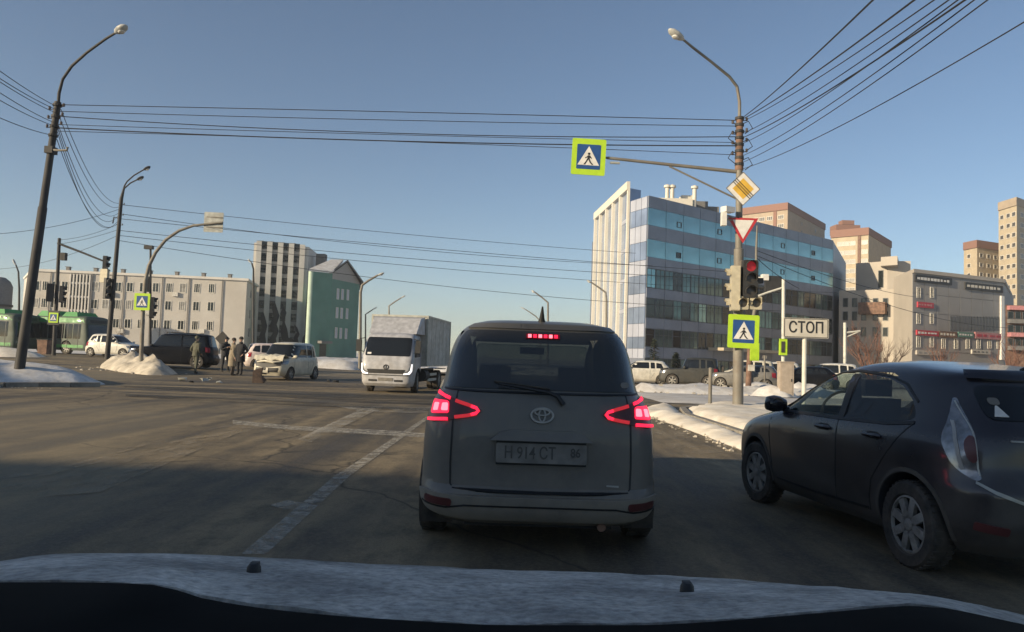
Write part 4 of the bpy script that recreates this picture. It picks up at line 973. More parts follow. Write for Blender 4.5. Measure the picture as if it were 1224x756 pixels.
    MB().lathe([(.175, -.012), (.19, 0), (.175, .012), (.16, 0), (.175, -.012)], (2.42, .36, 1.0), (.9, 0, .45), 24).build('steering_wheel', 'black_plastic', t, smooth=True)
    MB().box((1.95, 0, .27), (3.0, 1.2, .16)).build('underbody', 'black_plastic', t)
    t.scale = (LS, 1, 1)
hatchback()

# ---- generic car for the middle distance
def car(name, label, cat, loc, hd, prof, paint, wheels, glassm='glass_dark', group=None, lamps=True, spokes=6, wr=.31, extra=None, fine=False, plate=True):
    t = thing(name, label, cat, loc, hd, group, world=False)
    F_, B_, W_, Nn, zs = prof['front'], prof['rear'], prof['width'], prof['sq'], prof['z']
    S = Shell(F_, B_, W_, Nn, zs)
    b = S.body(34, 64).build('body', [paint, 'interior'], t)
    boolean(b, [cyl(x, sg*prof['hw']*.55, sg*1.6, wr*1.13, wr*1.0, 28) for x in wheels for sg in (1, -1)])
    for sg in (1, -1):
        sd = lambda x, z: S.side(x, z, sg)
        for i, pl in enumerate(prof['side_windows']): S.patch(round_poly(pl, .05, 3), sd, .006, glassm, 'side_window', t, .12)
        for pl in prof.get('gaps', []): S.patch(strip(pl, .012), sd, .004, 'black_plastic', 'door_gap', t, .15)
        for hx, hz in prof.get('handles', []):
            p = S.side(hx, hz, sg); MB().tube([p+V((-.09, 0, 0)), p+V((-.06, sg*.03, 0)), p+V((.06, sg*.03, 0)), p+V((.09, 0, 0))], .014, 6).build('door_handle', paint, t)
        p = S.side(prof['mirror'][0], prof['mirror'][1], sg); MB().lathe([(0, -.1), (.06, -.08), (.085, 0), (.06, .08), (0, .1)], p+V((0, sg*.13, .05)), (0, 1, 0), 10).tube([p, p+V((0, sg*.08, .03))], .025, 6).build('mirror', 'black_plastic' if prof.get('dark_mirror') else paint, t, smooth=True)
        if lamps:
            for pl, m in prof['head']: S.patch([(sg*u, z) for u, z in round_poly(pl, .03, 3)], lambda u, z: S.ring(u, z, False), .010, m, 'headlight', t, .08)
            for pl, m in prof['tail']: S.patch([(sg*u, z) for u, z in round_poly(pl, .03, 3)], lambda u, z: S.ring(u, z, True), .010, m, 'tail_light', t, .08)
        for x in wheels: wheel(t, (x, sg*(prof['hw']-.10), wr), wr, .2, sg, spokes, fine)
    S.patch(round_poly(prof['windscreen'], .06, 3), lambda u, z: S.ring(u, z, False), .006, glassm, 'windscreen', t, .09)
    S.patch(round_poly(prof['rear_glass'], .06, 3), lambda u, z: S.ring(u, z, True), .006, glassm, 'rear_window', t, .09)
    S.patch(round_poly(prof['grille'], .03, 3), lambda u, z: S.ring(u, z, False), .008, 'black_plastic', 'grille', t, .09)
    if plate:
        for rear in (True, False):
            S.patch([(-.26, prof['plate_z']-.055), (.26, prof['plate_z']-.055), (.26, prof['plate_z']+.055), (-.26, prof['plate_z']+.055)], lambda y, z: S.end(y, z, rear), .02, 'plate_dirty', 'number_plate', t, .1, .02)
    xs = (wheels[0]+wheels[1])/2
    MB().box((xs, 0, wr*.95), (abs(wheels[1]-wheels[0]), prof['hw']*1.3, .14)).build('underbody', 'black_plastic', t)
    if extra: extra(t, S)
    return t, S
def boxy(L, W, H, belt, hood, cowl_x, rake=.45, rear_rake=.12, gc=.2):
    """profile of a car from its main measures; x runs from the rear bumper to the nose"""
    hw = W/2; zr = H
    front = [(gc, L-.15), (.45, L), (.62, L-.02), (hood-.06, L-.14), (hood, L-.35), (belt-.02, cowl_x+.25), (belt+.06, cowl_x), (belt+(H-belt)*.6, cowl_x-rake*.62), (H-.08, cowl_x-rake), (H-.02, cowl_x-rake-.3), (H, cowl_x-rake-.6)]
    front = sorted(front); f2 = [front[0]]
    for p in front[1:]:
        if p[0]-f2[-1][0] > .015: f2.append(p)
    rear = [(gc, .12), (.35, .02), (.55, 0), (.66, .03), (.72, .07), (belt-.03, .10), (belt+.05, .15), (belt+(H-belt)*.6, .15+rear_rake*.8), (H-.10, .18+rear_rake), (H-.04, .3+rear_rake), (H-.01, .55+rear_rake), (H, .9+rear_rake)]
    width = [(gc, hw*.90), (.32, hw*.985), (.6, hw), (belt-.18, hw*.995), (belt-.03, hw*.96), (belt+.08, hw*.91), (belt+(H-belt)*.55, hw*.855), (H-.12, hw*.79), (H-.05, hw*.68), (H-.015, hw*.5), (H, hw*.3)]
    bx = cowl_x-rake
    sw = []
    return dict(front=f2, rear=rear, width=width, sq=[(gc, 6), (belt, 5.5), (H, 3.5)], z=(gc, H), hw=hw)
def compact(L=3.8, W=1.68, H=1.70, belt=1.0, hood=.95, cowl=2.95, rake=.55, rr=.12, kick=0.0, vents=3):
    p = boxy(L, W, H, belt, hood, cowl, rake, rr); hw = p['hw']; zt = H-.14; x0 = .32+rr; x1 = cowl-rake-.02; mid = x0+(x1-x0)*.5
    p['side_windows'] = [[(cowl-.12, belt+.05), (x1-.02, zt), (mid+.06, zt+.01), (mid+.05, belt+.04)], [(mid-.04, belt+.04), (mid-.03, zt+.01), (x0+.52, zt), (x0+.50, belt+.05)], [(x0+.42, belt+.06), (x0+.43, zt-.01), (x0+.12, zt-.05), (x0-.02, belt+.08+kick)]]
    p['gaps'] = [[(cowl-.15, belt), (cowl-.2, .5), (cowl-.25, .35)], [(mid, belt), (mid, .35)], [(x0+.5, belt), (x0+.55, .7), (x0+.75, .4)]]
    p['handles'] = [(mid+.2, belt-.1), (x0+.65, belt-.09)]
    p['mirror'] = (cowl-.2, belt+.02)
    p['head'] = [([(hw*.55, hood-.14), (hw*.98, hood-.10), (hw*1.22, hood-.08), (hw*1.2, hood-.24), (hw*.9, hood-.28), (hw*.58, hood-.24)], 'lamp_clear')]
    p['tail'] = [([(hw*.80, belt+.02), (hw*1.05, belt+.04), (hw*1.1, belt-.22), (hw*.82, belt-.26)], 'lamp_red')]
    wh = belt+.06
    p['windscreen'] = [(-hw*.80, wh), (hw*.80, wh), (hw*.68, zt+.02), (-hw*.68, zt+.02)]
    p['rear_glass'] = [(-hw*.72, belt+.07), (hw*.72, belt+.07), (hw*.64, zt), (-hw*.64, zt)]
    p['grille'] = [(-hw*.6, .36), (hw*.6, .36), (hw*.66, .56), (-hw*.66, .56)]
    p['plate_z'] = .62
    return p

# ---- cars of the middle distance
def place(px, d, front=True): p = plan(px, d); return V((p.x, d, elev(p.x, d)))
def car_at(px, d, hd, L, end='rear'):
    """ground position of a car's rear bumper middle when its `end` stands on the sight line px at distance d"""
    p = plan(px, d); h = V((hd[0], hd[1], 0)).normalized()
    if end == 'front': p = p-h*L
    if end == 'mid': p = p-h*L/2
    m = p+h*L/2
    return V((p.x, p.y, elev(m.x, m.y))), heading(h.x, h.y)
def crash_front(t, S):
    """crumpled bonnet and broken front of the ivory car"""
    rg = random.Random(3); v = []; f = []; n = 9
    for i in range(n):
        for j in range(n):
            y = -.70+1.40*i/(n-1); x = 2.95+.72*j/(n-1)
            z = .97+.16*math.sin(j/(n-1)*math.pi*.9)+.05*math.sin(i*1.9+j)+rg.uniform(-.02, .02)-(.10 if j == n-1 else 0)
            v.append(V((x, y, z)))
    for i in range(n-1):
        for j in range(n-1): f.append((i*n+j, (i+1)*n+j, (i+1)*n+j+1, i*n+j+1))
    k = len(v); v += [p-V((0, 0, .03)) for p in v]; f += [tuple(x+k for x in q)[::-1] for q in f]
    MB().add(v, f).build('crumpled_bonnet', 'ivory_paint', t, smooth=30)
    Fr = lambda u, z: S.ring(u, z, False)
    S.patch([(-.55, .62), (-.2, .56), (.3, .60), (.62, .66), (.72, .88), (.3, .93), (-.1, .88), (-.5, .92), (-.66, .8)], Fr, .012, 'black_plastic', 'torn_opening', t, .08)
    S.patch([(-.6, .30), (-.1, .26), (.1, .42), (.5, .36), (.55, .5), (-.05, .52), (-.55, .5)], Fr, .016, 'black_plastic', 'torn_opening', t, .08)
    S.patch([(-.28, .36), (.05, .34), (.08, .52), (.0, .56), (-.04, .44), (-.26, .46)], Fr, .035, 'white_paint', 'bent_bumper_piece', t, .08)
    MB().tube([(3.62, .6, .85), (3.80, .35, .80), (3.78, -.1, .86), (3.70, -.5, .8)], [.05, .06, .05, .04], 8).build('bent_crossmember', 'ivory_paint', t, smooth=True)
L = 3.75; loc, hd = car_at(320, 33.6, (-.20, -.98), L, 'front')
pr = compact(L, 1.68, 1.74, 1.0, .98, 3.0, .5, .08)
car('crashed_minivan', 'ivory white compact minivan with a crumpled bonnet and smashed front, beside the standing people', 'minivan', loc, hd, pr, 'ivory_paint', (.62, 3.05), extra=crash_front, wr=.30, plate=False)
L = 4.7; loc, hd = car_at(209, 42.5, (-.99, -.10), L, 'mid')
pr = compact(L, 1.86, 1.92, 1.14, 1.08, 3.45, .5, .14); 
def suv_x(t, S):
    for sg in (1, -1): MB().tube([(1.0, sg*.62, 1.93), (2.6, sg*.62, 1.96)], .025, 6).tube([(1.0, sg*.62, 1.84), (1.0, sg*.62, 1.94)], .02, 6).tube([(2.6, sg*.62, 1.86), (2.6, sg*.62, 1.96)], .02, 6).build('roof_rail', 'black_plastic', t)
    S.patch([(-.6, .55), (.5, .5), (.75, .8), (.3, 1.0), (-.7, .98)], lambda u, z: S.ring(u, z, False), .014, 'black_plastic', 'broken_grille', t, .1)
    MB().tube([(4.3, .7, .6), (4.62, .3, .5), (4.5, -.4, .55)], .06, 8).build('hanging_bumper', 'navy_paint', t)
    MB().box((4.3, .83, .86), (.14, .1, .16)).build('hanging_headlight', 'lamp_clear', t)
car('crashed_suv', 'dark navy SUV standing nose to nose with the small white hatchback behind the snow pile', 'SUV', loc, hd, pr, 'navy_paint', (.85, 3.70), wr=.37, extra=suv_x)
L = 3.7; loc, hd = car_at(109, 51, (.985, -.17), L, 'rear')
pr = compact(L, 1.65, 1.55, .95, .88, 2.75, .7, .2, .05)
def hatch_x(t, S): S.patch([(-.6, .4), (.6, .4), (.75, .8), (-.75, .8)], lambda u, z: S.ring(u, z, False), .014, 'black_plastic', 'broken_front', t, .1)
car('white_hatchback', 'small white hatchback with its dark smashed nose against the navy SUV', 'car', loc, hd, pr, 'white_paint', (.6, 3.0), wr=.30, extra=hatch_x)
L = 4.2; loc, hd = car_at(292, 47, (.93, .36), L, 'rear')
pr = compact(L, 1.76, 1.66, 1.02, 1.0, 3.1, .55, .16, .05)
car('pearl_crossover', 'pinkish white crossover half hidden behind the crashed ivory minivan', 'car', loc, hd, pr, 'pearl_paint', (.75, 3.35), wr=.34)
# right-hand street
L = 3.6; loc, hd = car_at(788, 45.5, (-.96, .28), L, 'front')
pr = compact(L, 1.68, 1.76, 1.08, 1.04, 2.25, .25, .05)
def jeep_x(t, S):
    MB().tube([(3.0, .75, 1.08), (3.45, .75, 1.0), (3.5, 0, 1.0), (3.45, -.75, 1.0), (3.0, -.75, 1.08)], .03, 6).build('bull_bar', 'black_plastic', t)
    MB().lathe([(.12, -.1), (.33, -.1), (.36, 0), (.33, .1), (.12, .1)], (-.08, 0, .98), (1, 0, 0), 18).build('spare_wheel', 'rubber', t, smooth=True)
car('off_road_vehicle', 'dark olive off-road vehicle on the street before the glass office block', 'SUV', loc, hd, pr, 'olive_paint', (.68, 2.75), wr=.36, extra=jeep_x)
for (name, px, d, hdv, L, end, pr_, paint, label, wr_) in [
    ('white_estate', 763, 47.5, (-.99, .1), 4.3, 'mid', (4.3, 1.7, 1.5, .95, .9, 3.0, .7, .35), 'white_paint', 'white estate car just left of the olive off-road vehicle, partly behind the grey minivan', .31),
    ('grey_saloon', 850, 44.5, (-.9, .43), 3.9, 'front', (3.9, 1.7, 1.42, .98, .94, 2.7, .6, .2), 'grey_paint', 'grey hatchback directly behind the olive off-road vehicle, beside the steel pole', .32),
    ('white_van_car', 893, 50, (-.96, .25), 3.7, 'mid', (3.7, 1.7, 1.75, 1.0, .95, 3.0, .5, .1), 'ivory_paint', 'white boxy minivan seen between the steel pole and the rusty pole', .30),
    ('white_suv', 924, 52, (-.98, .18), 4.1, 'mid', (4.1, 1.78, 1.70, 1.05, 1.0, 3.05, .6, .3), 'white_paint', 'white crossover behind the beige roadside cabinet', .34),
    ('black_saloon', 957, 45, (-.97, .22), 4.2, 'mid', (4.2, 1.75, 1.46, .95, .9, 3.0, .75, .4), 'navy_paint', 'black car standing between the beige cabinet and the STOP sign post', .32),
    ('white_roof_suv', 988, 49, (-.97, .2), 4.3, 'mid', (4.3, 1.8, 1.72, 1.05, 1.0, 3.1, .6, .25), 'white_paint', 'white car with dark windows right of the STOP sign post', .34)]:
    loc, hd = car_at(px, d, hdv, L, end); car('parked_car', label, 'car', loc, hd, compact(*pr_), paint, (L*.18, L*.82), wr=wr_, group='cars on the street before the glass office block')

# ---- white box truck
def truck():
    Ltr = 6.3; loc, hd = car_at(462, 26.0, (-.10, -.995), Ltr, 'front')
    t = thing('box_truck', 'white light box truck with glowing headlights turning through the junction', 'truck', loc, hd, world=False)
    x1 = Ltr; S = Shell([(.24, x1-.10), (.36, x1), (.8, x1), (1.05, x1-.04), (1.22, x1-.10), (1.5, x1-.22), (1.95, x1-.42), (2.06, x1-.55), (2.12, x1-.8)],
              [(.24, x1-1.55), (2.0, x1-1.6), (2.06, x1-1.55), (2.12, x1-1.3)],
              [(.24, .84), (.4, .90), (1.2, .93), (1.4, .92), (1.9, .88), (2.05, .82), (2.12, .6)], [(.24, 7), (1.2, 8), (2.12, 5)], (.24, 2.12))
    cab = S.body(40, 80).build('cab', ['truck_white', 'interior'], t)
    boolean(cab, [cyl(x1-1.0, sg*.45, sg*1.4, .46, .42, 32) for sg in (1, -1)])
    Fr = lambda u, z: S.ring(u, z, False)
    S.patch(round_poly([(-.80, 1.28), (.80, 1.28), (.80, 1.88), (.74, 1.93), (-.74, 1.93), (-.80, 1.88)], .06), Fr, .008, 'glass_dark', 'windscreen', t, .08)
    S.patch([(-.72, 1.33), (-.58, 1.33), (-.58, 1.39), (-.72, 1.39)], Fr, .014, 'sign_white', 'windscreen_sticker', t, .08)
    S.patch(round_poly([(-.60, .68), (.60, .68), (.68, .82), (-.68, .82)], .02), Fr, .012, 'black_plastic', 'grille', t, .08)
    S.patch(strip([(-.80, .62), (.80, .62)], .025), Fr, .012, 'black_plastic', 'bumper_gap', t, .08)
    S.patch(round_poly([(-.60, .40), (-.30, .40), (-.30, .47), (-.60, .47)], .02), Fr, .012, 'black_plastic', 'fog_recess', t, .06)
    S.patch(round_poly([(.30, .40), (.60, .40), (.60, .47), (.30, .47)], .02), Fr, .012, 'black_plastic', 'fog_recess', t, .06)
    S.patch(round_poly([(-.26, .42), (.26, .42), (.26, .53), (-.26, .53)], .01), Fr, .014, 'plate_dirty', 'number_plate', t, .06)
    em = MB(); em.tube([S.end(.085*math.cos(2*math.pi*i/20), 0.90+.075*math.sin(2*math.pi*i/20), False)+V((.012, 0, 0)) for i in range(21)], .013, 6, cap=False)
    em.tube([S.end(.0, .84, False)+V((.014, 0, 0)), S.end(.0, .965, False)+V((.014, 0, 0))], .012, 6); em.build('emblem', 'dark_pole', t)
    for sg in (1, -1):
        q = lambda pl: [(sg*u, z) for u, z in pl]
        hl = S.patch(q(round_poly([(.60, .72), (.76, .78), (.90, 1.06), (.98, 1.06), (.99, .78), (.86, .64), (.60, .64)], .03)), Fr, .010, 'lamp_clear', 'headlight', t, .06)
        S.patch(q(round_poly([(.62, .69), (.76, .71), (.85, .80), (.875, 1.02), (.925, 1.02), (.925, .78), (.83, .665), (.62, .645)], .015)), Fr, .018, 'headlight_glow', 'daytime_lamp', hl, .05)
        sd = lambda x, z: S.side(x, z, sg)
        S.patch(round_poly([(x1-1.15, 1.28), (x1-.32, 1.25), (x1-.48, 1.86), (x1-1.12, 1.9)], .05), sd, .008, 'glass_dark', 'side_window', t, .1)
        S.patch(strip([(x1-1.2, 1.95), (x1-1.2, .9)], .014), sd, .005, 'black_plastic', 'door_gap', t, .1)
        p = S.side(x1-.35, 1.6, sg); MB().box(p+V((.12, sg*.20, .02)), (.10, .18, .42)).tube([p+V((0, 0, .3)), p+V((.1, sg*.2, .25))], .015, 6).tube([p+V((0, 0, -.2)), p+V((.1, sg*.2, -.15))], .015, 6).build('mirror', 'black_plastic', t)
        wheel(t, (x1-1.0, sg*.80, .38), .38, .22, sg, 6, steer=.12); wheel(t, (1.35, sg*.80, .38), .38, .24, sg, 6); wheel(t, (1.35, sg*.56, .38), .38, .22, sg, 6)
    # wind deflector, box, frame
    bx0, bx1 = .05, x1-1.72
    mb = MB(); yy = .97
    mb.add([V(p) for p in ((x1-.72, -yy*.88, 2.08), (x1-.72, yy*.88, 2.08), (x1-1.62, yy, 2.08), (x1-1.62, -yy, 2.08), (x1-1.30, -yy*.9, 2.66), (x1-1.30, yy*.9, 2.66), (x1-1.62, yy*.98, 2.72), (x1-1.62, -yy*.98, 2.72))],
           [(0,3,2,1),(4,5,6,7),(0,1,5,4),(1,2,6,5),(2,3,7,6),(3,0,4,7)]); mb.build('wind_deflector', 'truck_white', t)
    MB().box(((bx0+bx1)/2, 0, 1.86), (bx1-bx0, 2.08, 1.80)).build('cargo_box', 'truck_box', t)
    for z in (.965, 2.765): MB().box(((bx0+bx1)/2, 0, z), (bx1-bx0+.05, 2.14, .07)).build('box_rail', 'sign_back', t)
    for sg in (1, -1):
        for x in (bx0, bx1): MB().box((x, sg*1.035, 1.865), (.07, .07, 1.72)).build('box_post', 'sign_back', t)
        for k in range(1, 6): MB().box((bx0+(bx1-bx0)*k/6, sg*1.043, 1.865), (.012, .012, 1.70)).build('panel_joint', 'truck_box', t)
        MB().box((2.9, sg*.92, .62), (1.6, .04, .10)).box((2.9, sg*.92, .42), (1.6, .04, .10)).build('side_guard', 'sign_back', t)
        MB().box((1.35, sg*.93, .82), (.95, .30, .03)).build('mudguard', 'black_plastic', t)
    MB().box((3.0, .36, .72), (5.8, .09, .2)).box((3.0, -.36, .72), (5.8, .09, .2)).box((1.35, 0, .40), (.16, 1.4, .14)).build('chassis', 'black_plastic', t)
    MB().tube([(3.6, .75, .6), (4.3, .75, .6)], .24, 16).build('fuel_tank', 'dark_pole', t, smooth=True)
    MB().box((bx0, 0, .55), (.08, 1.9, .1)).build('rear_bumper', 'black_plastic', t)
truck()

# ---- green buses
def bus(px, d, hdv, Lb, label):
    loc, hd = car_at(px, d, hdv, Lb, 'mid')
    t = thing('bus', label, 'bus', loc, hd, group='green buses at the stop', world=False)
    S = Shell([(.3, Lb-.08), (.6, Lb), (1.1, Lb), (2.0, Lb-.12), (2.7, Lb-.25), (2.85, Lb-.4), (2.9, Lb-.7)], [(.3, .05), (.6, 0), (2.0, .02), (2.75, .1), (2.85, .25), (2.9, .6)],
              [(.3, 1.2), (.5, 1.25), (1.2, 1.25), (2.6, 1.2), (2.82, 1.1), (2.9, .85)], [(.3, 14), (2.6, 12), (2.9, 8)], (.3, 2.9))
    b = S.body(30, 96).build('body', ['bus_dark', 'interior'], t)
    boolean(b, [cyl(x, sg*.8, sg*1.6, .56, .48, 28) for x in (1.3, Lb-1.9) for sg in (1, -1)])
    for sg in (1, -1):
        sd = lambda x, z: S.side(x, z, sg)
        S.patch([(.15, 2.38), (Lb-.35, 2.38), (Lb-.5, 2.74), (.2, 2.74)], sd, .010, 'bus_green', 'upper_band', t, .4)
        S.patch([(.15, .5), (Lb-.3, .5), (Lb-.3, .72), (.15, .72)], sd, .006, 'bus_green', 'lower_band', t, .4)
        n = 6; x = .35
        for i in range(n):
            w_ = (Lb-.9)/n; S.patch(round_poly([(x+.05, 1.18), (x+w_-.05, 1.18), (x+w_-.05, 2.28), (x+.05, 2.28)], .06), sd, .012, 'glass_dark', 'side_window', t, .3); x += w_
        for dx in (1.0, Lb*.5, Lb-1.3):
            S.patch(strip([(dx-.5, .45), (dx-.5, 2.3)], .04), sd, .016, 'black_plastic', 'door_post', t, .3); S.patch(strip([(dx+.5, .45), (dx+.5, 2.3)], .04), sd, .016, 'black_plastic', 'door_post', t, .3)
        for x in (1.3, Lb-1.9): wheel(t, (x, sg*1.08, .48), .48, .28, sg, 8)
    for rear in (True, False):
        fn = lambda u, z: S.ring(u, z, rear)
        S.patch(round_poly([(-1.08, 1.15), (1.08, 1.15), (1.02, 2.25), (-1.02, 2.25)], .1), fn, .012, 'glass_dark', 'windscreen' if not rear else 'rear_window', t, .2)
        S.patch(round_poly([(-.8, 2.4), (.8, 2.4), (.8, 2.62), (-.8, 2.62)], .04), fn, .012, 'black_plastic', 'route_display', t, .2)
        for sg in (1, -1): S.patch([(sg*u, z) for u, z in round_poly([(.75, .7), (1.05, .7), (1.05, .86), (.75, .86)], .03)], fn, .012, 'lamp_red' if rear else 'lamp_clear', 'tail_light' if rear else 'headlight', t, .1)
    for (a, b2, hh) in ((.5, Lb*.45, .42), (Lb*.52, Lb-1.2, .36)):
        MB().add([V(p) for p in ((a, -1.02, 2.84), (b2, -1.02, 2.84), (b2, 1.02, 2.84), (a, 1.02, 2.84), (a+.25, -.85, 2.84+hh), (b2-.25, -.85, 2.84+hh), (b2-.25, .85, 2.84+hh), (a+.25, .85, 2.84+hh))],
                 [(0,3,2,1),(4,5,6,7),(0,1,5,4),(1,2,6,5),(2,3,7,6),(3,0,4,7)]).build('roof_pod', 'bus_green', t)
bus(84, 58, (.96, -.28), 5.6, 'green bus whole in view behind the street signal pole')
bus(-14, 57, (.97, -.24), 7.4, 'green bus cut off by the left edge of the picture')

# ------------------------------------------------------------------ people
mat('skin', (0.42, 0.27, 0.20), 0.6); mat('hair_dark', (0.02, 0.017, 0.015), 0.8)
mat('coat_olive', (0.085, 0.085, 0.06), 0.85); mat('coat_black', (0.018, 0.018, 0.022), 0.85); mat('coat_beige', (0.23, 0.19, 0.135), 0.85); mat('coat_brown', (0.05, 0.038, 0.03), 0.85)
mat('trousers_grey', (0.06, 0.06, 0.065), 0.85); mat('trousers_black', (0.02, 0.02, 0.023), 0.85); mat('boots', (0.02, 0.018, 0.016), 0.7)
def person(label, px, d, face, h, coat, trousers, hat, arms='down', step=0.06, coat_len=.80, lean=0.0, bulk=1.0):
    p = plan(px, d); t = thing('person', label, 'person', (p.x, p.y, elev(p.x, p.y)), heading(*face), group='people standing by the crashed cars', world=False)
    k = h/1.78; verts = []; rad = []; edges = []
    def v(x, y, z, r, link_=None):
        verts.append((x*k+lean*max(0, z-.9)*k, y*k, z*k)); rad.append(r*k*(bulk if .85 < z < 1.5 else 1))
        if link_ is not None: edges.append((link_, len(verts)-1))
        return len(verts)-1
    pel = v(0, 0, .97, .145); wa = v(0, 0, 1.13, .145, pel); ch = v(.0, 0, 1.33, .16, wa); nk0 = v(0, 0, 1.46, .09, ch); nk = v(.01, 0, 1.53, .058, nk0)
    jaw = v(.025, 0, 1.60, .075, nk); hd_ = v(.012, 0, 1.68, .092, jaw); tp = v(.0, 0, 1.76, .07, hd_)
    nose = v(.125, 0, 1.655, .014, hd_)
    for sg in (1, -1):
        hp = v(0, sg*.10, .90, .105, pel); kn = v(.03+sg*step*.6, sg*.11, .50, .072, hp); an = v(sg*step, sg*.115, .10, .052, kn); he = v(-.02+sg*step, sg*.118, .055, .048, an); to = v(.15+sg*step, sg*.13, .045, .042, he)
        shd = v(0, sg*.17, 1.40, .092, ch)
        if arms == 'down': el, wr_ = (-.02, sg*.27, 1.12), (.06, sg*.27, .88)
        elif arms == 'pockets': el, wr_ = (-.10, sg*.30, 1.13), (.08, sg*.20, .98)
        elif arms == 'phone': el, wr_ = (.02, sg*.27, 1.13), (.26, sg*.10, 1.25)
        else: el, wr_ = ((-.02, sg*.27, 1.12), (.06, sg*.27, .88)) if sg > 0 else ((.05, sg*.30, 1.16), (.30, sg*.24, 1.12))
        e = v(*el, .062, shd); w_ = v(*wr_, .042, e)
        dv = (V(wr_)-V(el)).normalized(); pm = V(wr_)+dv*.07; pa = v(*pm, .034, w_)
        sdv = V((0, 0, 1)).cross(dv); sdv = sdv.normalized() if sdv.length > .1 else V((1, 0, 0))
        for i, (o_, ln) in enumerate(((-.030, .060), (-.010, .072), (.010, .068), (.030, .052))):
            f1 = v(*(pm+dv*.035+sdv*o_), .0105, pa); v(*(pm+dv*(.035+ln)+sdv*o_*1.15+V((.012, 0, 0))), .009, f1)
        th = v(*(V(wr_)+dv*.035+sdv*-.05), .012, pa); v(*(V(wr_)+dv*.085+sdv*-.062), .010, th)
    me = bpy.data.meshes.new('body'); me.from_pydata(verts, edges, []); o = bpy.data.objects.new('body', me); C.objects.link(o)
    md = o.modifiers.new('skin', 'SKIN'); md.use_smooth_shade = True
    for i, s_ in enumerate(me.skin_vertices[0].data): s_.radius = (rad[i], rad[i]*(1.0 if i not in (0, 1, 2) else 1.18)); s_.use_root = (i == 0)
    sb = o.modifiers.new('sub', 'SUBSURF'); sb.levels = 1; sb.render_levels = 1
    dg = bpy.context.evaluated_depsgraph_get(); dg.update(); nm = bpy.data.meshes.new_from_object(o.evaluated_get(dg)); bpy.data.objects.remove(o)
    nm.name = 'body'; nm.materials.clear()
    for m in (coat, trousers, 'boots', 'skin', 'hair_dark'): nm.materials.append(MATS[m])
    hands = [V(verts[i]) for i in range(len(verts)) if rad[i] < .0130*k and verts[i][2] < 1.5*k]
    for pl in nm.polygons:
        c = pl.center; z = c.z/k
        if z > 1.545: i = 3 if (c.x-lean*max(0, z-.9)*k) > -.01*k else 4
        elif min((c-q).length for q in hands) < .05*k: i = 3
        elif z < .13: i = 2
        elif z < coat_len and abs(c.y) < .21*k: i = 1
        else: i = 0
        pl.material_index = i; pl.use_smooth = True
    b = link(bpy.data.objects.new('body', nm), t)
    hx = lean*.85*k+.008*k
    mb = MB().lathe([(.098*k, -.03*k), (.104*k, .0), (.100*k, .05*k), (.080*k, .085*k), (.04*k, .105*k), (0, .11*k)], (hx, 0, 1.705*k), (0, 0, 1), 16)
    mb.build('hat', hat, t, smooth=True)
    # coat skirt and collar as clothing over the body
    z0 = coat_len*k; pr_ = [(.150*k*bulk, 1.12*k), (.165*k*bulk, 1.0*k), (.178*k*bulk, .9*k), (.185*k*bulk, z0), (.165*k*bulk, z0+.01)]
    mb = MB().lathe([(r_, z) for r_, z in pr_], (lean*.15, 0, 0), (0, 0, 1), 20)
    for q in mb.v: q.y *= 1.12
    mb.build('coat_skirt', coat, t, smooth=True)
    MB().lathe([(.085*k, 1.45*k), (.10*k, 1.49*k), (.085*k, 1.55*k), (.07*k, 1.54*k)], (lean*.55*k, 0, 0), (0, 0, 1), 16).build('collar', coat, t, smooth=True)
    for sg in (1, -1): MB().lathe([(0, -.004), (.012*k, 0), (0, .006)], (hx+.090*k, sg*.035*k, 1.668*k), (1, 0, 0), 8).build('eye', 'hair_dark', t)
    return t
person('person in an olive jacket standing by the rear of the navy SUV', 235, 37.5, (.5, .86), 1.86, 'coat_olive', 'coat_olive', 'coat_olive', 'pockets', .10, .84)
person('person in dark clothes farthest back of the three standing together', 270, 41, (.8, -.6), 1.88, 'coat_black', 'trousers_black', 'hair_dark', 'phone', .10, .82)
person('person in a long beige coat standing closest to the crashed ivory minivan', 279, 37.2, (.9, .4), 1.84, 'coat_beige', 'coat_brown', 'coat_brown', 'down', .04, .45, bulk=1.12)
person('person in a black coat and hat just right of the beige coat', 288, 38.2, (-.2, -1), 1.92, 'coat_black', 'trousers_black', 'hair_dark', 'pockets', .05, .62, bulk=1.08)

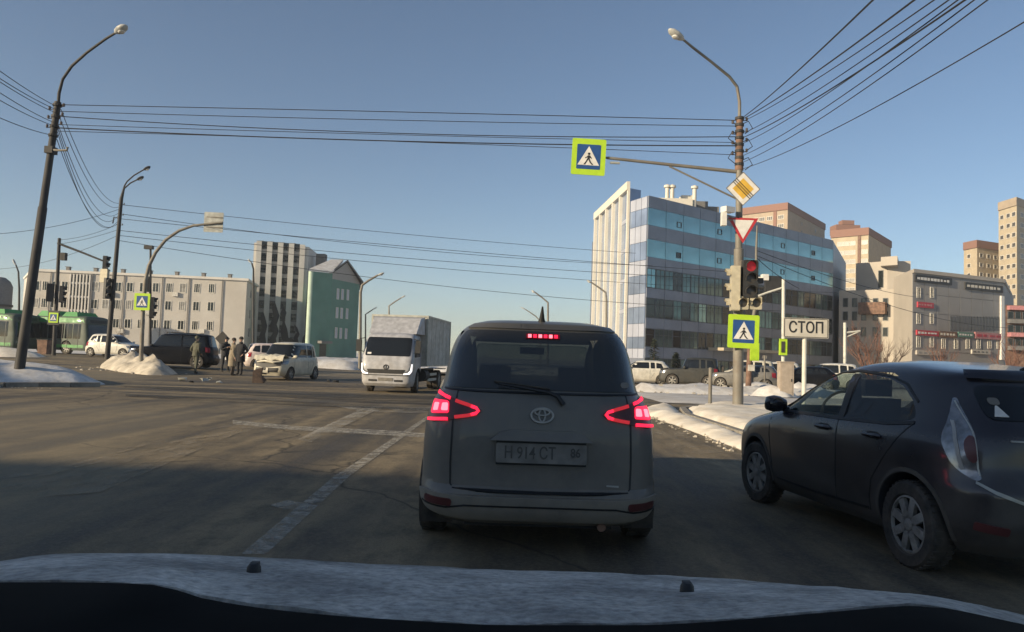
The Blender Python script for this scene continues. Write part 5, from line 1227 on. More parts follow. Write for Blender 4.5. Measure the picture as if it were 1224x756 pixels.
# wreckage in front of the crashed car
mb = MB(); p = G(307, 458); rg = random.Random(5)
mb.add([p+V(q) for q in ((-.2, 0, 0), (.22, .1, 0), (.3, .2, .12), (.12, .1, .30), (.16, .1, .62), (-.18, 0, .5))]+[p+V((q[0], q[1]+.12, q[2])) for q in ((-.2, 0, 0), (.22, .1, 0), (.3, .2, .12), (.12, .1, .30), (.16, .1, .62), (-.18, 0, .5))],
       [(0,1,2,3,4,5), (11,10,9,8,7,6)]+[(i, (i+1) % 6, 6+(i+1) % 6, 6+i) for i in range(6)])
tag(mb.build('bumper_fragment', 'bark', smooth=False), 'torn dark bumper fragment on the road at the ivory minivan\'s smashed front', 'debris')
for i, (px, py, s_) in enumerate([(218, 456, .28), (244, 456, .22), (250, 455, .2), (262, 459, .16), (228, 458, .14), (393, 457, .2), (402, 458, .22)]):
    p = G(px, py); mb = MB().box(p+V((0, 0, s_*.2)), (s_, s_*.7, s_*.4), rz=i*.9)
    for q in mb.v: q += V((rg.uniform(-.05, .05), rg.uniform(-.05, .05), rg.uniform(0, .06)))
    tag(mb.build('debris_piece', 'sign_back' if i < 4 else 'black_plastic'), ['pale broken car piece nearest the snow pile', 'pale broken piece beside the olive jacket', 'small pale piece right of the olive jacket', 'tiny pale piece before the beige coat', 'dark scrap near the olive jacket\'s feet', 'dark lump behind the ivory minivan', 'rightmost dark lump behind the ivory minivan'][i], 'debris', 'crash debris on the road')

# ------------------------------------------------------------------ poles, signs, signals
XW, ZW, NC = V((1, 0, 0)), V((0, 0, 1)), V((0, -1, 0))
def walker(s):
    """walking figure as polygons, in a square of half size s"""
    P_ = lambda pts: [(x*s, y*s) for x, y in pts]
    return [P_(arc2(.02, .42, .115, 0, 330, 11)), P_([(-.06, .28), (.10, .28), (.14, .10), (.08, -.08), (-.12, -.06), (-.10, .12)]),
            P_([(-.02, -.04), (.10, -.06), (.22, -.30), (.46, -.56), (.30, -.56), (.10, -.34)]), P_([(-.12, -.02), (.02, -.04), (-.16, -.34), (-.28, -.56), (-.44, -.56), (-.26, -.30)]),
            P_([(.08, .26), (.14, .24), (.30, .02), (.24, -.02), (.10, .12)]), P_([(-.08, .26), (-.14, .18), (-.32, .06), (-.30, .00), (-.10, .10), (-.04, .2)])]
def cross_sign(root, c, size, rot=0.0, X=XW, N=NC):
    """yellow-bordered pedestrian crossing sign at c (world)"""
    Xr = X*math.cos(rot)-ZW*math.sin(rot); Yr = X*math.sin(rot)+ZW*math.cos(rot); h = size/2; o = root.location
    b = MB().plate(rrect(size, size*1.08, size*.05), c, Xr, Yr, N, .025).build('crossing_sign', 'sign_yellow', root)
    MB().plate(rrect(size*.70, size*.74, size*.03), c, Xr, Yr, N, .004, off=.026).build('blue_field', 'sign_blue', b, org=o)
    MB().plate([(-h*.64, -h*.50), (h*.64, -h*.50), (0, h*.64)], c, Xr, Yr, N, .004, off=.031).build('white_triangle', 'sign_white', b, org=o)
    mb = MB()
    for pl in walker(h*.66): mb.plate(pl, c-Yr*h*.10, Xr, Yr, N, .004, off=.036)
    mb.build('pedestrian_figure', 'sign_black', b, org=o)
    MB().box(c-N*.03, (size*.8, .03, .05)).build('sign_bracket', 'steel_pole', b, org=o); return b
def lamp_head(root, p, d, L=.62, m='lamp_head'):
    d = V(d).normalized(); u = d.cross(ZW).normalized(); q = u.cross(d); mb = MB(); rings = []; n = 12
    prof = [(0, .03), (.08, .06), (.22, .12), (.5, .15), (.8, .13), (.95, .07), (1, .02)]
    vs = []; fs = []
    for (s, r) in prof:
        for k in range(n):
            a = 2*math.pi*k/n; rr = r*(1.0 if math.sin(a) < 0 else .75); vs.append(p+d*(s-.1)*L+u*math.cos(a)*r*1.05+q*math.sin(a)*rr*.75)
    for i in range(len(prof)-1):
        for k in range(n): k2 = (k+1) % n; fs.append((i*n+k, i*n+k2, (i+1)*n+k2, (i+1)*n+k))
    fs += [tuple(range(n)), tuple(range(len(vs)-n, len(vs)))]
    h = mb.add(vs, fs).build('lamp_head', m, root, smooth=True)
    MB().lathe([(.11, 0), (.085, .035), (0, .05)], p+d*.42*L-q*.09, -q, 14).build('lamp_glass', 'sign_white', h, smooth=True, org=root.location); return h
def signal(root, c, w_, h_, N, n=3, lit=None, body='signal_dark', name='traffic_light', depth=.22):
    """signal head with visored lenses; N faces the viewer of the lenses"""
    N = V(N).normalized(); X = ZW.cross(N).normalized(); o = root.location
    b = MB().plate(rrect(w_, h_, w_*.12), c-N*depth/2, X, ZW, N, depth).build(name, body, root)
    r = min(w_*.38, h_/n*.40)
    for i in range(n):
        p = c+ZW*(h_/2-(i+.5)*h_/n)+N*(depth/2)
        MB().lathe([(0, .012), (r*.85, .006), (r, 0)], p, N, 20).build('lens', 'signal_lens_red' if lit == i else 'lens_off', b, smooth=True, org=o)
        v = []; f = []
        for k in range(13):
            a = R(-20+220*k/12); v += [p+(X*math.cos(a)+ZW*math.sin(a))*r*1.08, p+(X*math.cos(a)+ZW*math.sin(a))*r*1.08+N*(.17 if 2 < k < 10 else .10)]
        for k in range(12): f.append((2*k, 2*k+2, 2*k+3, 2*k+1))
        k_ = len(v); v += [q+(q-p-N*(q-p).dot(N)).normalized()*.008 for q in v]; f += [tuple(x+k_ for x in q)[::-1] for q in f]
        MB().add(v, f).build('visor', body, b, org=o)
    return b
def clamp(root, p, r, m='rust_pole'): return MB().lathe([(r, -.05), (r+.03, -.04), (r+.03, .04), (r, .05)], p, (0, 0, 1), 14).build('clamp', m, root)
def insul(root, p, side=1): return MB().tube([p, p+V((side*.22, -.02, .02))], .014, 6).lathe([(.02, 0), (.045, .03), (.03, .06), (.045, .09), (.015, .12)], p+V((side*.22, -.02, 0)), (0, 0, 1), 10).build('insulator', 'insulator', root, smooth=True)

# --- tall lamp post on the left bank
d = 24.0; b0 = P(24, 436, d); tp = P(69, 124, d); gz0 = elev(b0.x, d)
t = thing('lamp_post', 'tall dark lamp post on the left snow bank with a curved arm and many cables', 'lamp post', (b0.x, d, .5))
ax = lambda py, b0=b0, tp=tp: b0+(tp-b0)*((436-py)/(436-124))
MB().tube([ax(455), ax(250), ax(249), ax(122)], [.155, .135, .115, .10], 16).build('pole', 'dark_pole', t, smooth=True)
MB().tube([P(69.5, 128, d), P(70.5, 112, d), P(75, 95, d), P(86, 79, d), P(104, 63, d-.4), P(126, 47, d-.8), P(139, 39, d-1.0)], [.05, .05, .045, .045, .04, .038, .036], 10).build('arm', 'dark_pole', t, smooth=True)
lamp_head(t, P(139, 39, d-1.0), P(156, 27, d-1.3)-P(139, 39, d-1.0), .55)
for py in (126, 140, 152, 163): clamp(t, ax(py), .11, 'dark_pole')
for py in (128, 139, 150): insul(t, ax(py), 1); insul(t, ax(py+4), -1)
MB().box(ax(181), (.26, .3, .22)).build('junction_box', 'dark_pole', t)
MB().tube([ax(180), P(68, 180, d-.2), P(80, 180, d-.2), P(81, 176, d-.2)], .035, 8).build('bracket', 'steel_pole', t, smooth=True)
LP = {k: ax(k) for k in (126, 130, 134, 140, 146, 150, 154, 158, 162, 166)}

# --- second lamp post, two lamps
d = 47.0; b0 = P(126, 452, d); tp = P(145, 238, d)
t = thing('lamp_post', 'distant lamp post with two short lamps on one bracket behind the snow pile', 'lamp post', (b0.x, d, elev(b0.x, d)))
ax2 = lambda py, b0=b0, tp=tp: b0+(tp-b0)*((452-py)/(452-238))
MB().tube([ax2(452), ax2(238), P(149, 222, d)], [.16, .11, .05], 14).build('pole', 'dark_pole', t, smooth=True)
MB().tube([P(149, 222, d), P(152, 217, d), P(160, 210, d), P(172, 203, d)], .045, 8).build('arm', 'dark_pole', t, smooth=True)
MB().tube([P(148, 226, d), P(156, 219, d), P(164, 215, d)], .045, 8).build('arm', 'dark_pole', t, smooth=True)
lamp_head(t, P(172, 203, d), P(178, 200, d)-P(172, 203, d), .5, 'dark_pole'); lamp_head(t, P(164, 215, d), P(170, 212, d)-P(164, 215, d), .5, 'dark_pole')
MB().tube([ax2(262), ax2(262)+V((-.35, 0, .1)), ax2(268)+V((-.4, 0, 0))], .04, 6).build('bracket', 'dark_pole', t)
for py in (245, 258, 270): insul(t, ax2(py), 1)
signal(t, P(128, 345, d-.3), .36, 1.3, (.9, -.4, 0)); 

# --- far-left signal mast with its arm
d = 50.0; b0 = P(64, 430, d); tp = P(71, 285, d)
t = thing('signal_mast', 'dark signal mast at far left whose long arm carries a traffic light', 'traffic light', (b0.x, d, elev(b0.x, d)))
MB().tube([b0-V((0, 0, .4)), tp], [.13, .10], 12).build('pole', 'dark_pole', t, smooth=True)
MB().tube([P(69, 291, d), P(98, 302, d), P(123, 312, d)], [.08, .07, .06], 10).build('arm', 'dark_pole', t, smooth=True)
signal(t, P(126, 318, d-.2), .5, 1.3, (.95, .2, 0)); signal(t, P(125, 330, d-.4), .55, .9, (.2, .9, 0), body='signal_box')
signal(t, P(60, 350, d-.3), .45, 1.2, (-.5, .8, 0)); signal(t, P(74, 352, d-.3), .45, 1.1, (.9, .3, 0))
MB().box(P(76, 307, d), (.35, .3, .5)).tube([P(71, 304, d), P(78, 308, d)], .04, 6).build('camera_box', 'dark_pole', t)
cross_sign(t, P(64, 380, d-.25), .62)
MB().box(P(64, 380, d-.21), (.75, .02, .95)).build('sign_backing', 'sign_black', t)

# --- crossing sign on a curved mast behind the snow pile
d = 36.5; b0 = P(168, 446, d)
t = thing('sign_mast', 'grey mast curving over the road behind the snow pile, with a yellow crossing sign', 'road sign', (b0.x, d, elev(b0.x, d)+.3))
MB().tube([b0, P(171, 370, d), P(174, 335, d), P(178, 318, d), P(186, 302, d), P(198, 287, d), P(214, 276, d), P(231, 270, d), P(266, 266, d)], [.10, .095, .09, .085, .08, .075, .07, .065, .05], 12).build('mast', 'steel_pole', t, smooth=True)
cross_sign(t, P(170, 361, d-.15), .76)
MB().plate(rrect(.92, .98, .04), P(255.5, 266, d+.06), V((1, .06, 0)).normalized(), ZW, V((.06, 1, 0)).normalized()*-1, .02).build('overhead_sign_back', 'sign_back', t)
for q in (.25, -.25): MB().box(P(255.5, 266, d+.03)+V((0, 0, q)), (.84, .02, .05)).build('sign_rib', 'steel_pole', t)
d = 45.0; b0 = P(180, 430, d)
t = thing('signal_mast', 'thin dark signal post right behind the curved sign mast', 'traffic light', (b0.x, d, elev(b0.x, d)))
MB().tube([b0-V((0, 0, .6)), P(180, 298, d)], [.09, .06], 10).build('pole', 'dark_pole', t, smooth=True)
signal(t, P(182, 368, d-.2), .42, 1.25, (.9, .3, 0)); signal(t, P(176, 340, d-.2), .34, .9, (-.3, .9, 0))
MB().box(P(178, 296, d), (.5, .25, .22)).tube([P(180, 300, d), P(177, 294, d)], .03, 6).build('camera_box', 'dark_pole', t)

# --- the big pole on the right with everything on it
d = 23.3; b0 = P(882, 492, d); tp = P(884, 140, d)
t = thing('signal_pole', 'big steel pole on the right pavement with signs, red traffic light and street lamp', 'street pole', (b0.x, d, 0))
axr = lambda py, b0=b0, tp=tp: b0+(tp-b0)*((492-py)/(492-140))
MB().tube([axr(494), axr(300), axr(299), axr(205)], [.165, .15, .11, .10], 18).build('lower_pole', 'steel_pole', t, smooth=True)
MB().tube([axr(205)+V((0, .02, 0)), axr(140)], [.135, .105], 12).build('upper_pole', 'rust_pole', t, smooth=True)
MB().tube([axr(145), P(884, 122, d), P(881, 104, d), P(872, 92, d-.2), P(850, 74, d-.6), P(828, 57, d-1.0), P(816, 47, d-1.2)], [.05, .05, .048, .046, .042, .04, .036], 10).build('arm', 'steel_pole', t, smooth=True)
lamp_head(t, P(816, 47, d-1.2), P(794, 31, d-1.5)-P(816, 47, d-1.2), .62)
for py in (142, 150, 158, 166, 174, 182, 190, 198): clamp(t, axr(py), .11, 'dark_pole' if int(py) % 4 else 'rust_pole')
for py in (145, 158, 170, 183): insul(t, axr(py), 1); insul(t, axr(py+4), -1)
for i, (py, sx_) in enumerate(((150, 1), (163, -1), (172, 1), (187, -1), (194, 1))):
    a = axr(py); MB().tube([a, a+V((sx_*.25, -.1, .1)), a+V((sx_*.38, -.1, -.12)), a+V((sx_*.15, -.1, -.3))], .014, 6).build('cable_loop', 'cable', t, smooth=True)
MB().tube([axr(207), P(800, 197, d), P(726, 189, d)], [.06, .05, .045], 10).build('overhead_arm', 'steel_pole', t, smooth=True)
MB().tube([axr(241), P(800, 199, d)], .03, 8).build('arm_stay', 'steel_pole', t)
MB().tube([P(726, 189, d), P(690, 184, d+.04)], .035, 8).build('arm_tip', 'steel_pole', t)
MB().box(P(735, 195, d), (.3, .08, .06)).build('arm_fitting', 'sign_back', t)
cross_sign(t, P(703.5, 188, d-.1), 1.06, .03)
# priority diamond, crossed out
c = P(888, 226, d-.22); o = t.location; s = .52
b = MB().plate([(-s, 0), (0, -s), (s, 0), (0, s)], c, XW, ZW, NC, .02).build('priority_sign', 'sign_white', t)
s2 = .33; MB().plate([(-s2, 0), (0, -s2), (s2, 0), (0, s2)], c, XW, ZW, NC, .004, off=.021).build('amber_field', 'sign_amber', b, org=o)
for q in (-.05, 0, .05): MB().plate(strip([(-.27+q, .27+q), (.27+q, -.27+q)], .025), c, XW, ZW, NC, .004, off=.026).build('end_stripe', 'dark_pole', b, org=o)
bd = []
for i in range(4):
    p_ = [(-s, 0), (0, -s), (s, 0), (0, s)]; MB().plate(strip([p_[i], p_[(i+1) % 4]], .022), c, XW, ZW, NC, .004, off=.021).build('sign_edge', 'steel_pole', b, org=o)
# give way
c = P(888, 276, d-.22); s = .47
b = MB().plate([(-s, s*.84), (0, -s*.84), (s, s*.84)], c, XW, ZW, NC, .02).build('give_way_sign', 'sign_red', t)
MB().plate([(-s*.70, s*.70), (0, -s*.55), (s*.70, s*.70)], c, XW, ZW, NC, .004, off=.021).build('white_field', 'sign_white', b, org=o)
# cctv camera on a bracket
MB().tube([axr(262), P(876, 264, d-.2), P(868, 262, d-.3)], .03, 8).tube([axr(258), P(878, 262, d-.2), P(870, 258, d-.3)], .02, 8).build('camera_bracket', 'steel_pole', t)
MB().box(P(870, 251, d-.35), (.36, .25, .17), rz=.5).box(P(865, 262, d-.35), (.14, .2, .42)).build('cctv_camera', 'sign_white', t)
# traffic lights
signal(t, P(896, 334, d-.34), .46, 1.16, (0.06, -1, 0), lit=0, body='signal_dark')
for py in (318, 352): MB().tube([axr(py), P(896, py, d-.25)], .025, 6).build('signal_bracket', 'steel_pole', t)
MB().box(P(887, 337, d-.20), (.14, .14, 1.3)).build('signal_housing', 'steel_pole', t)
signal(t, P(878.5, 345, d-.30), .34, 1.38, (-1, .12, 0), body='signal_box', depth=.26)
for px in (887, 903):
    w2 = signal(t, P(px, 362.5, d-.36), .36, .40, (0, -1, 0), n=1, body='signal_box', name='pedestrian_signal', depth=.14)
MB().box(P(906, 336, d-.1), (.26, .26, .16)).tube([axr(336), P(906, 336, d-.1)], .02, 6).build('detector', 'signal_dark', t)
cross_sign(t, P(888.5, 396.5, d-.26), .95, .02)
MB().box(axr(400)+V((0, -.13, 0)), (.5, .04, .06)).build('sign_clip', 'steel_pole', t)
RP = {k: axr(k) for k in (140, 142, 145, 150, 152, 160, 165, 172, 176, 180, 187, 195, 203)}

# --- STOP plate on its own post
d = 15.3; c = P(963, 392.5, d); g = V((c.x, d+.05, .15))
t = thing('stop_plate', 'white rectangular plate reading СТОП on a pale post behind the dark hatchback', 'road sign', g)
MB().tube([g, V((c.x, d+.05, c.z+.2))], .045, 12).build('post', 'white_pole', t, smooth=True)
b = MB().plate(rrect(.92, .40, .02), c, XW, ZW, NC, .025).build('plate', 'sign_stop', t)
for (cx, cz, ww, hh) in ((0, .185, .88, .012), (0, -.185, .88, .012), (.44, 0, .012, .36), (-.44, 0, .012, .36)): MB().box(c+V((cx, -.027, cz)), (ww, .004, hh)).build('plate_border', 'signal_dark', b, org=t.location)
lettering('СТОП', .315, 'sign_black', b, c+V((0, -.029, 0))-t.location, XW, ZW, .80)

# --- rusty pole, white signal post, cabinet, bollards
d = 31.0; b0 = G(894, 471); d = b0.y
t = thing('utility_pole', 'thin rust-brown pole behind the big steel pole with a grey sensor box', 'pole', b0)
MB().tube([b0-V((0, 0, .1)), P(897, 400, d)], [.15, .12], 12).build('lower_pole', 'rust_pole', t, smooth=True)
MB().tube([P(897, 401, d), P(904, 360, d), P(904, 300, d), P(905, 270, d)], [.10, .09, .06, .035], 10).build('upper_pole', 'steel_pole', t, smooth=True)
MB().box(P(902, 421, d-.2), (.42, .1, .85)).build('yellow_board', 'sign_yellow', t); MB().box(P(898, 440, d-.2), (.3, .1, .3)).build('notice', 'sign_stop', t)
MB().box(P(914, 332, d-.1), (.3, .35, .3)).tube([P(904, 332, d), P(914, 332, d-.1)], .03, 6).build('sensor_box', 'sign_white', t)
signal(t, P(924, 340, d-.1), .8, .8, (0, 1, 0), n=1, body='signal_dark', name='signal_back'); MB().tube([P(904, 345, d), P(922, 343, d-.05)], .03, 6).build('signal_arm', 'dark_pole', t)
b0 = G(936, 475); d = b0.y
t = thing('signal_post', 'white signal post with a slanting arm and yellow pedestrian signal beside the beige cabinet', 'traffic light', b0)
MB().tube([b0-V((0, 0, .1)), P(936.5, 334, d)], [.09, .075], 12).build('post', 'white_pole', t, smooth=True)
MB().tube([P(936, 344, d), P(917, 350, d), P(898, 357, d)], .045, 8).build('arm', 'white_pole', t, smooth=True)
bx = MB().box(P(936, 415, d-.15), (.34, .12, .74)).build('pedestrian_signal', 'sign_yellow', t)
MB().box(P(936, 415, d-.22), (.16, .03, .5)).build('signal_window', 'lens_off', bx, org=t.location); MB().box(P(940.5, 415, d-.08), (.18, .2, .66)).build('signal_case', 'signal_dark', bx, org=t.location)
b0 = G(940.5, 477); d = b0.y
t = thing('cabinet', 'plain beige roadside cabinet standing in the snow', 'cabinet', b0)
MB().box(b0+V((0, .2, .78)), (.58, .42, 1.56)).build('housing', 'cabinet', t); MB().box(b0+V((0, .2, 1.58)), (.64, .5, .05)).build('lid', 'cabinet', t); MB().box(b0+V((0, -.016, .78)), (.46, .012, 1.36)).build('door', 'cabinet', t); MB().box(b0+V((.18, -.03, .8)), (.03, .02, .12)).build('handle', 'dark_pole', t)
b0 = G(848.5, 487); d = b0.y
t = thing('bollard', 'short grey pipe bollard standing alone left of the big steel pole', 'bollard', b0)
MB().tube([b0, b0+V((0, 0, 1.22))], .062, 12).build('pipe', 'steel_pole', t, smooth=True); MB().lathe([(.062, 0), (.066, .01), (.05, .04), (0, .05)], b0+V((0, 0, 1.22)), (0, 0, 1), 12).build('cap', 'steel_pole', t, smooth=True)
b0 = G(914, 470); d = b0.y
t = thing('thin_post', 'thin grey post in the snow between the rusty pole and the cabinet', 'pole', b0)
MB().tube([b0, P(914, 425, d)], .045, 10).build('pipe', 'steel_pole', t, smooth=True); MB().box(P(914, 427, d), (.2, .06, .16)).build('tag_plate', 'steel_pole', t)
b0 = plan(881, 42); 
t = thing('signal_post', 'small yellow pedestrian signal seen just left of the big steel pole', 'traffic light', b0)
MB().tube([b0, V((b0.x, b0.y, 3.4))], .06, 8).build('post', 'steel_pole', t); bx = MB().box(P(881.5, 433, 41.85), (.34, .12, .8)).build('pedestrian_signal', 'sign_yellow', t)
MB().box(P(881.5, 433, 41.75), (.14, .03, .55)).build('signal_window', 'lens_off', bx, org=t.location); MB().box(P(883, 416, 41.9), (.2, .2, .8)).build('signal_case', 'signal_dark', t)

# --- distant street lamps
def far_lamp(label, pts, head, d, r=.07, m='steel_pole'):
    b0 = plan(pts[0][0], d); b0.z = elev(b0.x, b0.y); t = thing('street_lamp', label, 'street lamp', b0, group='distant street lamps')
    q = [b0]+[P(x, y, d) for x, y in pts]; MB().tube(q, [r*1.25]+[r*(1-.4*i/len(pts)) for i in range(len(pts))], 8).build('pole', m, t, smooth=True)
    lamp_head(t, P(*pts[-1], d), P(*head, d)-P(*pts[-1], d), max(.5, (P(*head, d)-P(*pts[-1], d)).length)); return t
far_lamp('grey street lamp rising in front of the green building edge, lamp toward the truck', [(431, 350), (433, 341), (440, 336), (452, 329)], (460, 326), 58, .11)
far_lamp('small street lamp just above the truck, right of the taller one', [(465, 375), (465, 366), (472, 361), (480, 356)], (485, 353), 100, .11)
far_lamp('faint street lamp at the left shoulder of the truck box', [(437, 376), (440, 374), (446, 370)], (451, 367), 130, .12)
far_lamp('street lamp rising over the roof of the grey minivan', [(655, 375), (655, 362), (648, 356), (640, 350)], (635, 347), 75, .10)
far_lamp('faintest street lamp low over the minivan roof, left of the other', [(646, 384), (640, 378), (628, 370)], (622, 367), 120, .11)
far_lamp('street lamp in front of the ribbed wing of the glass office block', [(725, 360), (724, 350), (716, 344), (707, 338)], (701, 335), 72, .10)
far_lamp('double-bent dark lamp before the ribbed white tower', [(303, 345), (303, 322), (301, 315)], (296, 309), 78, .11, 'dark_pole')
far_lamp('thin lamp at far left between tall post and signal mast', [(23, 345), (22, 325), (19, 317)], (15, 309), 80, .10, 'dark_pole')
b0 = plan(1010, 62); t = thing('gantry_post', 'white post with a short side arm in front of the grey stepped block', 'pole', b0)
MB().tube([b0, P(1010, 386, 62)], .13, 10).build('post', 'white_pole', t, smooth=True); MB().tube([P(1010, 398, 62), P(1028, 396, 62)], .08, 8).tube([P(1010, 404, 62), P(1026, 397, 62)], .05, 8).build('arm', 'white_pole', t)
b0 = plan(266, 46); b0.z = elev(b0.x, b0.y); t = thing('warning_sign', 'diamond road sign coloured dark for its shaded side, above the standing people', 'road sign', b0)
MB().tube([b0, P(266, 402, 46)], .05, 8).build('post', 'dark_pole', t); MB().plate([(-.45, 0), (0, -.45), (.45, 0), (0, .45)], P(266, 405, 45.9), XW, ZW, NC, .03).build('plate', 'dark_pole', t)  # dark plate colour stands in for shade on this side
b0 = plan(54, 53); b0.z = elev(b0.x, b0.y); t = thing('litter_bin', 'small brown bin beside the signal mast in front of the bus', 'bin', b0)
MB().add([b0+V(q) for q in ((-.3, -.3, 0), (.3, -.3, 0), (.3, .3, 0), (-.3, .3, 0), (-.36, -.36, 1.0), (.36, -.36, 1.0), (.36, .36, 1.0), (-.36, .36, 1.0))], [(0,3,2,1),(4,5,6,7),(0,1,5,4),(1,2,6,5),(2,3,7,6),(3,0,4,7)]).build('bucket', 'rust_pole', t); MB().box(b0+V((0, 0, 1.03)), (.8, .8, .06)).build('rim', 'dark_pole', t)

# loose lumps of snow along the banks and kerbs
def clods(name, spots, m, seed):
    rg = random.Random(seed); mb = MB()
    for (cx, cy, sx_, sy_, cnt, smax, zb) in spots:
        for k in range(cnt):
            x, y = cx+rg.gauss(0, sx_), cy+rg.gauss(0, sy_); s = smax*rg.uniform(.25, 1)**1.5; q = []
            for (a, b, c) in ((-1,-1,0),(1,-1,0),(1,1,0),(-1,1,0),(-.6,-.7,1),(.7,-.5,.8),(.5,.6,1.1),(-.7,.6,.7)): q.append(V((x+a*s*rg.uniform(.6, 1.2), y+b*s*rg.uniform(.6, 1.2), elev(x, y)+zb+c*s*rg.uniform(.7, 1.3)-.01)))
            mb.add(q, [(0,3,2,1),(4,5,6,7),(0,1,5,4),(1,2,6,5),(2,3,7,6),(3,0,4,7)])
    return stuff(mb.build(name, m))
clods('snow_clods', [(-18.5, 36.6, 1.2, .5, 36, .10, 0), (-16.4, 34.8, .5, .3, 30, .08, 0), (-20.5, 38.8, .8, .5, 20, .10, 0), (-15, 22.1, 1.0, .12, 24, .04, 0),
    (3.6, 14.5, .12, 3.0, 90, .05, 0), (3.6, 19.5, .15, 1.6, 70, .06, 0), (9, 33.6, 3, .4, 70, .12, 0), (9, 36, 3, .8, 50, .14, .25), (16, 34.0, 5, .5, 60, .13, 0), (-8, 62, 5, .8, 40, .2, 0), (10, 28, 3, .7, 30, .07, 0)], 'snow_pile', 77)
# ------------------------------------------------------------------ overhead cables
ORD = ['first', 'second', 'third', 'fourth', 'fifth', 'sixth', 'seventh', 'eighth', 'ninth', 'tenth']
def cable(a, b, sag, r, label, group, n=18):
    pts = [a+(b-a)*(i/n)-V((0, 0, sag*4*(i/n)*(1-i/n))) for i in range(n+1)]
    o = tag(MB().tube(pts, r*.75, 5).build('overhead_cable', 'cable'), label, 'cable', group); return o
g_ = 'cables spanning the road between the two lamp posts'
for i, (l, rr, sag, r) in enumerate([(126, 145, -.02, .018), (134, 152, .05, .016), (140, 165, .22, .02), (150, 172, .04, .014), (154, 176, .14, .026), (158, 187, -.05, .014)]):
    cable(LP[l]+V((.12, -.05, 0)), RP[rr]+V((-.12, -.05, 0)), sag, r, ORD[i]+' cable from the top spanning the road between the two lamp posts', g_)
g_ = 'cables from the big pole out over the upper right'
for i, (k, ex, ey) in enumerate([(140, 1037, 0), (142, 1083, 0), (145, 1104, 0), (160, 1120, 0), (165, 1137, 0), (172, 1128, 0), (187, 1146, 0), (195, 1160, 0), (203, 1224, 10)]):
    a = RP[k]+V((.12, 0, 0)); dd = 8.5; q = P(ex, ey, dd); e = a+(q-a)*1.25
    cable(a, e, .10+.02*i, .012 if i not in (0, 1, 4) else .017, ORD[i]+' cable from the left fanning to the upper right corner off the big pole', g_)
g_ = 'cables from the left lamp post out of the left edge'
for i, (k, ex, ey) in enumerate([(126, 0, 83), (130, 0, 92), (134, 0, 96), (146, 0, 109), (150, 0, 118), (162, 0, 139)]):
    a = LP[k]+V((-.12, 0, 0)); q = P(ex, ey, 17.5); cable(a, a+(q-a)*1.3, .06, .014, ORD[i]+' cable from the top leaving the left lamp post to the left edge', g_)
g_ = 'cables from the tall left lamp post down to the farther double lamp post'
for i, (k, py, sag) in enumerate([(130, 243, .9), (140, 247, 1.0), (150, 253, 1.3), (154, 256, 1.5), (158, 262, 1.6), (166, 266, 1.3)]):
    cable(LP[k]+V((.08, .08, 0)), ax2(py), sag, .016, ORD[i]+' cable from the top running from the tall left post to the double lamp', g_)
g_ = 'cables sweeping across the junction from the double lamp post'
for i, (py, ex, ey, dd, sag) in enumerate([(245, 760, 303, 62, .2), (256, 780, 318, 60, .5), (262, 900, 327, 52, .2), (276, 860, 334, 52, .3), (282, 1000, 350, 70, .6), (288, 935, 372, 60, .8)]):
    cable(ax2(py), P(ex, ey, dd), sag, .022, ORD[i]+' cable from the top crossing the middle of the sky from the double lamp', g_)
cable(P(905, 300, 32), P(1100, 356, 60), .3, .02, 'upper cable falling right across the glass office block to the shopping centre', 'cables before the shopping centre')
cable(P(905, 306, 32), P(1215, 392, 62), .8, .02, 'lower cable falling right across the glass office block to the shopping centre', 'cables before the shopping centre')
cable(P(905, 309, 32), P(955, 345, 34), .1, .02, 'short steep cable beside the rusty pole', 'cables before the shopping centre')
cable(ax2(250), P(-20, 281, 40), .3, .018, 'single cable from the double lamp to the left edge', 'cables at far left'); cable(P(71, 287, 50), ax2(268), .2, .018, 'cable from the signal mast top up to the double lamp', 'cables at far left')
cable(P(71, 292, 50), ax2(275), .1, .018, 'lower cable from the signal mast to the double lamp', 'cables at far left'); cable(P(-20, 322, 60), ax2(282), .6, .018, 'long low cable past the thin left lamp to the double lamp', 'cables at far left')

# ------------------------------------------------------------------ bare trees and shrubs
def bare_tree(label, px, d, h, seed, m='bark_red', stems=5, spread=.5):
    rg = random.Random(seed); b0 = plan(px, d); b0.z = elev(b0.x, b0.y); t = thing('bare_shrub', label, 'shrub', b0); tr = MB(); tw = MB()
    def grow(p, dr, L, r, lev):
        pts = [p]; q = p; dd = dr
        for i in range(3):
            dd = (dd+V((rg.uniform(-.18, .18), rg.uniform(-.18, .18), rg.uniform(-.02, .12)))).normalized(); q = q+dd*L/3; pts.append(q)
        (tr if lev == 0 else tw).tube(pts, [r, r*.85, r*.7, r*.5], 5 if lev < 2 else 3, cap=False)
        if lev < 3:
            for k in range(4 if lev < 2 else 3):
                s = pts[rg.choice((1, 2, 3))]; a = (dd+V((rg.uniform(-.8, .8), rg.uniform(-.8, .8), rg.uniform(-.1, .6)))).normalized(); grow(s, a, L*rg.uniform(.45, .7), r*.5, lev+1)
    for s in range(stems):
        a = V((rg.uniform(-spread, spread), rg.uniform(-spread, spread), 1)).normalized(); grow(b0+V((rg.uniform(-.4, .4), rg.uniform(-.4, .4), 0)), a, h*.5, h*.014, 0)
    tr.build('stems', m, t); stuff(tw.build('twigs', m, t)); return t
bare_tree('reddish bare shrub clump before the grey stepped block', 1042, 78, 6.6, 1, stems=7)
bare_tree('bare shrub right of the reddish clump at the corner of the shopping centre', 1062, 76, 5.4, 2, 'bark', 5)
bare_tree('leafless shrub in front of the shop signs, below the red sign', 1126, 92, 5.5, 4, 'bark_red', 5)
bare_tree('leafless shrub at the right edge below the towers', 1210, 84, 6.0, 5, 'bark_red', 6)
